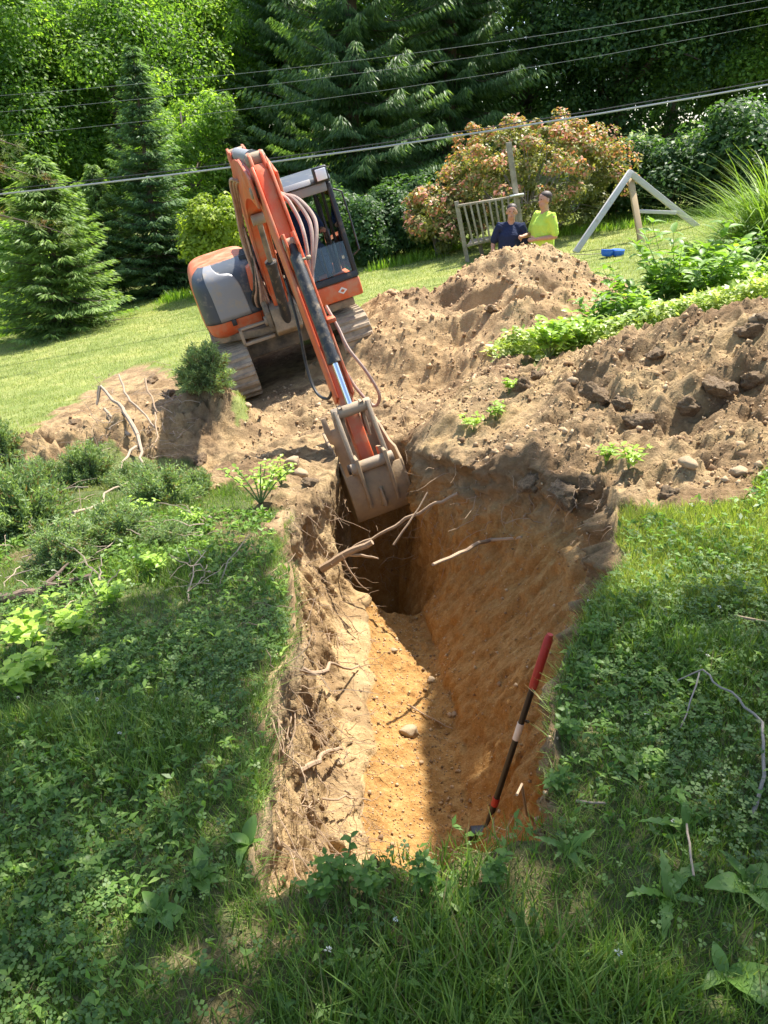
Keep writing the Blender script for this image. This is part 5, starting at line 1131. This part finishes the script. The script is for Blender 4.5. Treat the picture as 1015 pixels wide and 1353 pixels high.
for k, (px, py, H, lab) in enumerate(((455,1175,.13,'tallest leafy sprig at the near end of the trench'), (490,1185,.10,'leafy sprig right of the tallest one on the near rim'), (430,1190,.09,'low sprig left of the tallest one on the near rim'), (560,1180,.09,'leafy sprig at the middle of the near rim'), (650,1175,.09,'leafy sprig below the foot of the digging tool'),
        (770,905,.10,'leafy sprig hanging at the right rim beside the red grip'), (750,985,.10,'leafy sprig at the right rim beside the white band'), (790,850,.11,'leafy sprig at the shaded corner of the right rim'), (735,1050,.09,'sprig on the right rim above the near corner'))):
    sprig('leafy_sprig', drop_to(*hit(px, py, surf)[:2]), lab, 'weed', 5, H, .034, SPL, .55, 5, sg, k)
# bright weeds on the left
lg = 'sunlit weeds left of the trench'
for k, (px, py, H, L, lab) in enumerate(((345,672,.30,.095,'bright leafy weed at the far end of the left rim'), (372,650,.16,.07,'small bright weed on the dirt beside the bucket'), (40,860,.18,.10,'yellow-green leafy weed at the left picture edge'), (95,840,.14,.09,'yellow-green weed below the log'), (150,805,.14,.08,'bright weed right of the log'),
        (60,895,.12,.09,'low bright weed at the edge of the shade on the left'), (205,760,.12,.07,'bright weed at the foot of the junipers'), (20,920,.14,.10,'broad yellow-green weed lowest on the left edge'), (185,690,.14,.07,'bright weed between the juniper clumps'), (130,890,.10,.06,'pale three-leaved sprig alone in the shaded left turf'), (255,700,.12,.06,'weed at the right end of the juniper row'))):
    sprig('bright_weed', drop_to(*hit(px, py, surf)[:2]), lab, 'weed', 8, H, L*.68, SPB, .9, 5, lg, 20+k)
# ---- juniper heap
def juniper(seed, R, H, n=150):
    rg = np.random.default_rng(seed); P, D, rv = [], [], []; mb = MB()
    for b_ in range(n):
        a = rg.uniform(0, 2*np.pi); el = rg.uniform(.0, 1.35); L = rg.uniform(.55, 1.05); d = np.array([math.cos(a)*math.cos(el)*R, math.sin(a)*math.cos(el)*R, math.sin(el)*H])*L
        s = np.linspace(.45, 1.0, 13); c_ = d[None]*s[:, None] + np.array([0, 0, -.12*H])*((s-.5)**2)[:, None]; c_ += rg.normal(0, .02*R, c_.shape)
        if b_ % 4 == 0: mb.tube([np.zeros(3), d*.5, d*.92], [.012, .008, .003], 4, False)
        for q in range(11):
            P.append(c_ + rg.normal(0, .05*R, c_.shape)); dd_ = .8*d/np.linalg.norm(d) + rg.normal(0, .75, (13, 3)) + np.array([0, 0, .1]); D.append(dd_)
            base = rg.uniform(.1, .8); rv.append(np.clip(base + .25*(s-.7) + rg.normal(0, .12, 13), .06, 1) if rg.uniform() > .08 else np.full(13, .01))
    P, D, rv = np.concatenate(P), np.concatenate(D), np.concatenate(rv); Y = D/np.linalg.norm(D, axis=1, keepdims=True); X = np.cross(Y, rg.normal(0, 1, Y.shape)); X /= np.linalg.norm(X, axis=1, keepdims=True)
    V, FF, ix = scatter(SPRAY_T*np.array([1.3, 1, 1]), LEAF_F, P, X, Y, np.cross(X, Y), rg.uniform(.024, .05, len(P)))
    me = np_mesh('foliage', V, FF, False, rnd=rv[ix]); me.materials.append(L_jun)
    tm = bpy.data.meshes.new('stems'); mb.bm.to_mesh(tm); mb.bm.free(); tm.materials.append(M_bark); return me, tm
jn = [juniper(1, .34, .54, 170), juniper(2, .42, .46, 190)]
jg = 'cut and torn junipers left of the trench'
for k, (px, py, s, sz_, v, lab) in enumerate(((118,640,.80,1.0,0,'juniper clump at the top of the heap, below the dead branches'), (35,705,.95,1.15,1,'dark juniper clump at the left picture edge'), (215,668,.80,.9,1,'juniper clump in the middle of the heap'), (262,650,.55,.8,0,'small juniper clump at the right end of the heap'),
        (150,715,.75,.8,1,'low juniper clump at the front of the heap'), (2,620,.75,1.2,0,'juniper sprig cut by the left edge above the dark clump'), (90,745,.7,.8,0,'juniper clump nearest the log'), (60,650,.7,.9,0,'juniper clump behind the dark one at the left'), (225,720,.5,.7,1,'spreading juniper tuft nearest the shaded turf'), (175,640,.6,.8,1,'juniper clump directly under the short branch'))):
    p = drop_to(*hit(px, py, surf)[:2]); e = empty('juniper', lab, 'shrub', tuple(p - Vector((0, 0, .03))), k*1.3, jg); e.scale = (s*1.05, s*1.05, s*sz_*1.05)
    link('foliage', jn[v][0], None, e); link('stems', jn[v][1], None, e)
p = at(275, 548, 8.0); pz_ = drop_to(p[0], p[1]); e = empty('juniper', 'round uprooted juniper lying beside the left track', 'shrub', tuple(pz_), .4, jg); e.scale = (1.0, .9, .9); link('foliage', jn[0][0], None, e); link('stems', jn[0][1], None, e)
# ---- planting on the right
x = rng.uniform(1.2, 6.5, 9000); y = 6.7 + rng.uniform(-.1, 2.4, 9000) + .05*x; ok = (y > 7.5-.26*(x-1.2)) & (np.abs(x) < .56*y) & (fbm(x*1.4, y*1.4, oct=2, seed=131) > -.55)
x, y = x[ok], y[ok]; n = len(x); k = 5; xr, yr = np.repeat(x, k)+rng.normal(0, .03, n*k), np.repeat(y, k)+rng.normal(0, .03, n*k); hh = np.repeat(rng.uniform(.05, .34, n), k)
Xf, Yf, Zf_ = rot_frames(n*k, rng, .6); V, FF, ix = scatter(WT*np.array([1.25, 1, 1]), WF, np.stack([xr, yr, surf(xr, yr)+hh], 1), Xf, Yf, Zf_, rng.uniform(.04, .085, n*k))
o_ = link('ground_cover', np_mesh('ground_cover', V, FF, False, rnd=np.clip(np.repeat(rng.uniform(0, 1, n), k)+rng.normal(0, .15, n*k), 0, 1)[ix]), L_var); tag(o_, 'variegated ground cover spreading behind the right bank', 'ground cover', kind='stuff')
def gp(px, Y): x = at(px, 420, Y)[0]; return drop_to(x, Y)
pg_ = 'leafy plants behind the right bank'
for k, (px, Y, H, L, nst, m_, lab) in enumerate(((890,8.6,.92,.21,22,SPG,'tallest glossy leafy plant behind the right bank'), (840,8.5,.62,.19,14,SPG,'glossy plant left of the tallest one'), (805,7.9,.50,.17,13,SPG,'glossy dark-leaved plant nearer the spoil pile'), (765,7.6,.38,.13,12,SPB,'yellow-green leafy plant right of the spoil pile'),
        (730,7.25,.32,.11,11,SPB,'yellow-green leafy plant lowest by the spoil pile'), (938,8.8,.66,.16,16,SPB,'leafy plant right of the tallest one'), (985,8.2,.42,.13,12,SPB,'low leafy plant at the right edge above the bank'), (865,7.7,.36,.12,12,SPB,'pale leafy plant in front of the tallest one'))):
    sprig('leafy_plant', gp(px, Y), lab, 'plant', nst, H, L, m_, .95, 6, pg_, 60+k, 3, up=.7)
for k, (px, py, lab) in enumerate(((672,520,'small green plant clinging to the left shoulder of the right bank'), (655,555,'seedling below the plant on the shoulder of the right bank'), (625,570,'smallest seedling near the trench on the right bank'), (800,615,'tuft of weeds on the bare right bank above the trench corner'), (830,620,'tuft of weeds right of the one above the trench corner'))):
    sprig('small_plant', W(px, py), lab, 'plant', 6, .13, .06, SPB, .9, 4, 'survivors on the right bank', 80+k)
# ornamental grass
def fountain(seed, n, H, R):
    rg = np.random.default_rng(seed); s = np.linspace(0, 1, 8); V, F = [], []
    a = rg.uniform(0, 2*np.pi, n); tl = np.abs(rg.normal(0, .42, n)); h = H*rg.uniform(.45, 1.12, n)
    for i in range(n):
        r = s*h[i]*math.sin(tl[i]) + .35*h[i]*s**2.6*rg.uniform(.4, 1.3); z = h[i]*math.cos(tl[i])*s - .38*h[i]*s**3.2*rg.uniform(.3, 1.5)
        c_, s_ = math.cos(a[i]), math.sin(a[i]); w_ = .014*(1-s**2)+.0012; bx, by = rg.normal(0, .12, 2); b0 = len(V)
        for q in range(8): V += [(bx+c_*r[q]-s_*w_[q], by+s_*r[q]+c_*w_[q], z[q]), (bx+c_*r[q]+s_*w_[q], by+s_*r[q]-c_*w_[q], z[q])]
        for q in range(7): F.append((b0+2*q, b0+2*q+1, b0+2*q+3, b0+2*q+2))
    return np_mesh('blades', np.array(V), np.array(F), False, rnd=np.repeat(rg.uniform(.2, 1, n), 16))
L_orn = leaf_mat('ornamental_blades', (.11, .20, .035), (.24, .36, .07), (.34, .44, .12), .4, .45, sc_=3)
fm = fountain(5, 2200, 2.0, .8); fm.materials.append(L_orn)
for px, Y, s, lab in ((1012,11.2,1.0,'tall fountain of ornamental grass at the right edge'), (968,12.4,.62,'smaller ornamental grass left of the tall fountain')):
    e = empty('ornamental_grass', lab, 'ornamental grass', tuple(gp(px, Y)), px, 'ornamental grasses'); e.scale = (s,)*3; link('blades', fm, None, e)
sh_e = shrub(27, 1.0, .85, 40, 170, .085, L_mid, .26, .05, 8)
plant_tree('garden_shrub', sh_e, 965, 10.4, 'dense green shrub under the ornamental grass', 'shrub', None, 1.0); plant_tree('garden_shrub', sh_e, 925, 11.3, 'smaller green shrub left of the one under the ornamental grass', 'shrub', None, .75, 1.0)
# ================================================================= PEOPLE, PLAY SET, CABLES
def blob(name, caps, mat, parent, vox=.012, sm=4):
    """one continuous body surface: overlapping tapered limbs fused by a voxel remesh"""
    mb = MB()
    for c_ in caps:
        if c_[0] == 'e':          # ellipsoid: centre, half axes
            _, ctr, h = c_; ctr = np.array(ctr, float); th = np.linspace(-math.pi/2, math.pi/2, 9); pts_ = [ctr + np.array([0, 0, h[2]*math.sin(a)]) for a in th]
            rings = []
            for a, p in zip(th, pts_):
                k_ = max(math.cos(a), .03); rings.append([mb.bm.verts.new((p[0] + h[0]*k_*math.cos(q*math.pi/8), p[1] + h[1]*k_*math.sin(q*math.pi/8), p[2])) for q in range(16)])
            for i in range(8):
                for q in range(16): mb.bm.faces.new((rings[i][q], rings[i][(q+1) % 16], rings[i+1][(q+1) % 16], rings[i+1][q]))
            mb.bm.faces.new(rings[0][::-1]); mb.bm.faces.new(rings[-1])
        else:
            _, pts_, rr = c_; pts_ = [np.array(p, float) for p in pts_]
            d0 = pts_[0]-pts_[1]; d0 /= np.linalg.norm(d0); d1 = pts_[-1]-pts_[-2]; d1 /= np.linalg.norm(d1)
            P = [pts_[0]+d0*rr[0]*.8, pts_[0]+d0*rr[0]*.4] + pts_ + [pts_[-1]+d1*rr[-1]*.4, pts_[-1]+d1*rr[-1]*.8]; R_ = [rr[0]*.4, rr[0]*.85] + list(rr) + [rr[-1]*.85, rr[-1]*.4]
            mb.tube(P, R_, 12)
    o_ = mb.build(name, mat, parent); m1 = o_.modifiers.new('fuse', 'REMESH'); m1.mode = 'VOXEL'; m1.voxel_size = vox; m1.use_smooth_shade = True
    m2 = o_.modifiers.new('soft', 'SMOOTH'); m2.iterations = sm; m2.factor = .5
    return o_
def skin_mat(name, c_):
    m, t, b, o = new_mat(name); co = nd(t, 'ShaderNodeTexCoord').outputs['Object']; n_ = noise(t, 12, 4, .6, co)
    t.links.new(mix(t, tuple(v*.85 for v in c_), tuple(min(1, v*1.12) for v in c_), n_), b.inputs['Base Color']); b.inputs['Roughness'].default_value = .5; b.inputs['Subsurface Weight'].default_value = .08; return m
def cloth(name, c_):
    m, t, b, o = new_mat(name); co = nd(t, 'ShaderNodeTexCoord').outputs['Object']; n1 = noise(t, 5, 3, .55, co, .8); n2 = noise(t, 60, 3, .6, co)
    t.links.new(mix(t, tuple(v*.82 for v in c_), tuple(min(1, v*1.12) for v in c_), n1), b.inputs['Base Color']); b.inputs['Roughness'].default_value = .9; b.inputs['Specular IOR Level'].default_value = .15
    bump(t, b, n1, 1.0, .06); return m
M_skin = skin_mat('skin', (.46, .25, .16)); M_hair = paint('dark_hair', (.045, .028, .018), .6, 0, .3, scale=40, bmp=.5)
M_jean = cloth('denim', (.05, .075, .13)); M_shoe = cloth('boots', (.10, .06, .03))
def hand(root, d, palm, curl=.6):
    """palm and five fingers from the wrist along d; palm = facing of the palm"""
    d = np.array(d, float); d /= np.linalg.norm(d); palm = np.array(palm, float); palm -= d*palm.dot(d); palm /= np.linalg.norm(palm); sd = np.cross(d, palm); r = np.array(root, float)
    caps = [('c', [r, r+d*.05, r+d*.085], [.026, .034, .033])]
    for k, (o_, L) in enumerate(((-.028,.062),(-.009,.072),(.010,.068),(.028,.054))):
        a = r + d*.085 + sd*o_; b_ = a + d*L*.5 + palm*L*.15*curl; c_ = b_ + d*L*.3*(1-curl) + palm*L*.5*curl; caps.append(('c', [a-d*.02, b_, c_], [.0095, .009, .0075]))
    a = r + d*.03 - sd*.028; caps.append(('c', [a, a - sd*.03 + d*.03, a - sd*.032 + d*.06 + palm*.02], [.013, .011, .009])); return caps
def person(loc, rz, label, shirt, pose, lean=0.0, sleeves=.5, H=1.78, seated=False, xf=None):
    e = empty('person', label, 'person', loc, rz); s = H/1.78; e.scale = (s, s, s)
    if xf is not None: e.parent = None; e.matrix_world = xf
    hip = np.array(pose.get('hip', (0, 0, .95))); chest = np.array(pose.get('chest', (0, .0, 1.28))); neck = np.array(pose.get('neck', (0, .01, 1.47))); head = np.array(pose.get('head', (0, -.02, 1.645)))
    tz = pose.get('turn', 0.0); fdir = np.array([math.sin(tz), -math.cos(tz), 0]); sdir = np.array([math.cos(tz), math.sin(tz), 0])
    sw = pose.get('sw', .195); W_ = pose.get('w', .165)
    sh = {k: chest + np.array([k*sw, 0, .135]) for k in (-1, 1)}
    caps = [('c', [hip, (hip+chest)/2, chest, chest*.35+neck*.65], [W_*.95, W_*.9, W_, .10]), ('c', [neck-np.array([0,0,.06]), head-np.array([0,0,.06])], [.068, .064])]
    caps += [('e', tuple(head+np.array([0,0,.035])), (.086, .104, .102)), ('e', tuple(head+fdir*.024-np.array([0,0,.055])), (.066, .074, .074)), ('e', tuple(head+fdir*.108-np.array([0,0,.012])), (.014, .016, .024))]
    caps += [('e', tuple(head+sdir*k*.088-np.array([0,0,.005])), (.014, .022, .032)) for k in (-1, 1)]
    shirtc = [('c', [hip+np.array([0,0,-.02]), (hip+chest)/2, chest, chest*.4+neck*.6, neck-np.array([0,0,.02])], [W_+.022, W_+.018, W_+.022, .125, .078])] + [('c', [neck-np.array([0,0,.03]), chest+np.array([k*.17,0,.125])], [.07, .075]) for k in (-1, 1)]
    legc, shoes = [], []
    for k in (-1, 1):
        el, wr = np.array(pose['elbow'][k]), np.array(pose['wrist'][k]); S0 = sh[k]
        caps += [('c', [S0, (S0+el)/2, el], [.058, .050, .042]), ('c', [el, (el+wr)/2, wr], [.042, .037, .028])] + hand(wr, wr-el, pose.get('palm', {}).get(k, (-k, 0, 0)))
        t_ = S0 + (el-S0)*(.35+sleeves); shirtc += [('c', [chest*.6+S0*.4+np.array([0,0,.01]), S0, (S0+t_)/2, t_], [.095, .086, .074, .068])]
        kn, an = np.array(pose['knee'][k]), np.array(pose['ankle'][k]); h0 = hip + np.array([k*.09, 0, -.03])
        caps += [('c', [h0, (h0+kn)/2, kn], [.085, .075, .055]), ('c', [kn, (kn+an)/2, an], [.055, .052, .036])]
        legc += [('c', [hip+np.array([k*.07,0,.02]), h0, (h0+kn)/2, kn], [.115, .112, .095, .075]), ('c', [kn, (kn+an)/2, an+np.array([0,0,.03])], [.074, .070, .062])]
        shoes += [('c', [an+np.array([0,.02,-.03]), an+np.array([0,-.07,-.055]), an+np.array([0,-.15,-.06])], [.048, .042, .036])]
    b_ = blob('body', caps, M_skin, e, .0095, 3)
    blob('shirt', shirtc, shirt, e, .013, 5); blob('trousers', legc, M_jean, e, .014, 4); blob('boots', shoes, M_shoe, e, .014, 3)
    up = np.array([0, 0, 1.0]); bk = -fdir
    blob('hair', [('e', tuple(head+bk*.018+up*.070), (.092, .106, .080)), ('e', tuple(head+bk*.048+up*.02), (.084, .068, .09))], M_hair, e, .010, 2)
    for k in (-1, 1):
        MB().tube([tuple(head+fdir*.09+sdir*k*.031+up*.022), tuple(head+fdir*.100+sdir*k*.031+up*.022)], [.010, .006], 8).build('eye', M_hair, e)
    MB().bar(tuple(head+fdir*.096-sdir*.022-up*.062), tuple(head+fdir*.096+sdir*.022-up*.062), .006, .006).build('mouth', skin_mat('lips', (.32, .13, .10)), e)
    return e
def stand_at(px, Y): x = at(px, 330, Y)[0]; return (x, Y, float(surf(np.array([x]), np.array([Y]))[0]))
legs_ = dict(knee={-1: (-.10, -.02, .50), 1: (.10, -.03, .50)}, ankle={-1: (-.11, .02, .085), 1: (.11, .02, .085)})
person(stand_at(673, 13.6), -.15, 'man in a navy T-shirt facing the camera behind the spoil pile', cloth('navy_shirt', (.022, .030, .065)),
       dict(legs_, elbow={-1: (-.29, .02, 1.13), 1: (.29, .02, 1.13)}, wrist={-1: (-.27, -.09, .90), 1: (.27, -.09, .90)}, w=.18, sw=.205), H=1.70)
person(stand_at(716, 13.4), -1.15, 'man in a lime yellow T-shirt seen side-on behind the spoil pile', cloth('lime_shirt', (.52, .72, .10)),
       dict(legs_, elbow={-1: (-.25, -.08, 1.12), 1: (.25, .06, 1.12)}, wrist={-1: (-.14, -.30, 1.10), 1: (.13, -.22, 1.08)}, palm={-1: (1,0,0), 1: (-1,0,0)}, w=.175, sw=.20), H=1.80)
seat_xf = exc.matrix_basis.copy() if False else Matrix.LocRotScale(Vector(EX_O), exc.rotation_euler, None)
op = seat_xf @ Matrix.Translation((.665, .0, .50)) @ Matrix.Scale(.92, 4)
person((0,0,0), 0, 'operator in a dark blue shirt seated inside the excavator cab', cloth('operator_shirt', (.030, .045, .10)),
       dict(hip=(0, .05, .98), chest=(0, .08, 1.32), neck=(0, .06, 1.52), head=(0, .03, 1.70), elbow={-1: (-.27, -.02, 1.18), 1: (.27, -.02, 1.18)}, wrist={-1: (-.26, -.27, 1.20), 1: (.26, -.27, 1.20)}, palm={-1: (0,0,-1), 1: (0,0,-1)},
            knee={-1: (-.13, -.42, .98), 1: (.13, -.42, .98)}, ankle={-1: (-.13, -.50, .64), 1: (.13, -.50, .64)}), xf=op)
# play set
m_wood, t, b, o = new_mat('weathered_wood'); co = nd(t, 'ShaderNodeTexCoord').outputs['Object']
n_a = noise(t, 5, 6, .7, co); c = ramp(t, [(.3, (.17, .135, .09)), (.55, (.30, .25, .18)), (.75, (.42, .37, .29))], n_a).outputs[0]; t.links.new(c, b.inputs['Base Color']); b.inputs['Roughness'].default_value = .85; bump(t, b, n_a, .3, .01)
M_grey = paint('grey_wood', (.46, .44, .42), .8, 0, .15, .1, scale=6); M_yell = paint('tan_wood', (.42, .30, .16), .8, 0, .18, scale=6); M_wht = paint('white_board', (.80, .77, .72), .6)
YD = 20.0
deck = empty('play_deck', 'weathered wooden play deck with slatted railing left of the two men', 'play deck', tuple(at(612, 345, YD)))
dO = np.array(deck.location)
def dp(px, py, dY=0.0): return tuple(at(px, py, YD+dY) - dO)
def post(p, q, w_=.10, nm='post', m=m_wood, par=deck, h_=None): return MB().bar(p, q, w_, h_ or w_, up=(0,1,0)).build(nm, m, par, .006)
post(dp(603,266), dp(619,352)); post(dp(672,188), dp(693,335), .12)
post(dp(634,322,.9), dp(640,350,.9), .10)
post(dp(604,272,-.04), dp(692,258,-.04), .05, 'top_rail', h_=.14); post(dp(617,325,-.04), dp(665,312,-.04), .05, 'bottom_rail', h_=.12)
for q in range(9):
    f = (q+.7)/9.6; a = np.array(dp(607+f*80, 271-f*13, -.09)); b_ = np.array(dp(621+f*70, 325-f*18, -.09)); MB().bar(tuple(a), tuple(b_), .045, .10 if q == 2 else .06, up=(0,1,0)).build('baluster', m_wood, deck, .004)
post(dp(674,259,-.14), dp(692,256,-.14), .03, 'white_board', M_wht, h_=.12)
MB().hull8([dp(618,326,0), dp(692,312,0), dp(694,308,1.2), dp(622,320,1.2), dp(618,322,0), dp(692,308,0), dp(694,304,1.2), dp(622,316,1.2)]).build('deck_floor', m_wood, deck, .01)
swg = empty('garden_swing', 'pale wooden swing A-frame standing on the lawn right of the men', 'swing', tuple(at(848, 322, 18.3))); sO = np.array(swg.location)
def sq(px, py, Y): return tuple(at(px, py, Y) - sO)
MB().bar(sq(834,226,19.0), sq(760,334,18.4), .13, .10, up=(0,1,0)).build('leg', M_grey, swg, .008)
MB().bar(sq(832,228,19.1), sq(922,300,19.6), .13, .10, up=(0,1,0)).build('leg', M_grey, swg, .008)
MB().bar(sq(833,236,19.25), sq(848,323,18.3), .13, .10, up=(0,1,0)).build('leg', M_yell, swg, .008)
MB().bar(sq(842,279,18.95), sq(893,281,19.35), .08, .06, up=(0,1,0)).build('crossbar', M_grey, swg, .006)
bs = hit(808, 339, surf); swing = empty('toddler_swing', 'bright blue plastic swing seat lying on the lawn by the A-frame', 'toddler swing', tuple(bs)); M_blue = paint('blue_plastic', (.015, .13, .62), .4)
ml = MB()
for (x0, tilt) in ((-.10, .15), (.12, -.1)):
    rr_ = [.02, .10, .13, .135, .12, .115, .09]; zz_ = [.0, .01, .06, .14, .14, .06, .03]; ml.tube([(x0, -.02+tilt*z*.5, z+.001*i) for i, z in enumerate(zz_)], rr_, 14)
ml.build('seat_shell', M_blue, swing)
MB().tube([(-.2,0,.06),(-.5,.1,.03),(-.9,.3,.02)], .008, 5).build('rope', m_wood, swing)
# overhead cables
M_cab = paint('cable_grey', (.34, .34, .36), .5); M_thin = paint('thin_wire', (.20, .21, .20), .6); M_cabd = paint('cable_dark', (.03, .03, .03), .6)
def cable(pts_, r, label, m, Yc_=18.6):
    P = [at(px, py, Yc_) for px, py in pts_]; d0 = P[0]-P[1]; d1 = P[-1]-P[-2]; P = [P[0]+d0/np.linalg.norm(d0)*14] + P + [P[-1]+d1/np.linalg.norm(d1)*14 + np.array([0, 0, .8])]
    o_ = MB().tube(P, r, 6).build('overhead_cable', m); tag(o_, label, 'cable', 'overhead lines crossing the wood'); return o_
def par(a, b_, c_, n=9):   # gentle sag through three picture points
    xs = np.linspace(a[0], c_[0], n); co_ = np.polyfit([a[0], b_[0], c_[0]], [a[1], b_[1], c_[1]], 2); return [(x, float(np.polyval(co_, x))) for x in xs]
cable(par((-60,263),(360,214),(1075,101)), .021, 'thick pale overhead cable passing behind the boom tip', M_cab)
cable(par((-60,257),(360,209),(1075,95)), .012, 'dark thin line running just above the thick pale cable', M_cabd)
cable(par((-60,185),(510,119),(1075,20)), .0042, 'lowest of the three thin wires across the trees', M_thin)
cable(par((-60,153),(510,92),(1075,-2)), .0042, 'middle of the three thin wires across the trees', M_thin)
cable(par((-60,131),(510,75),(1075,-12)), .0042, 'topmost of the three thin wires across the trees', M_thin)
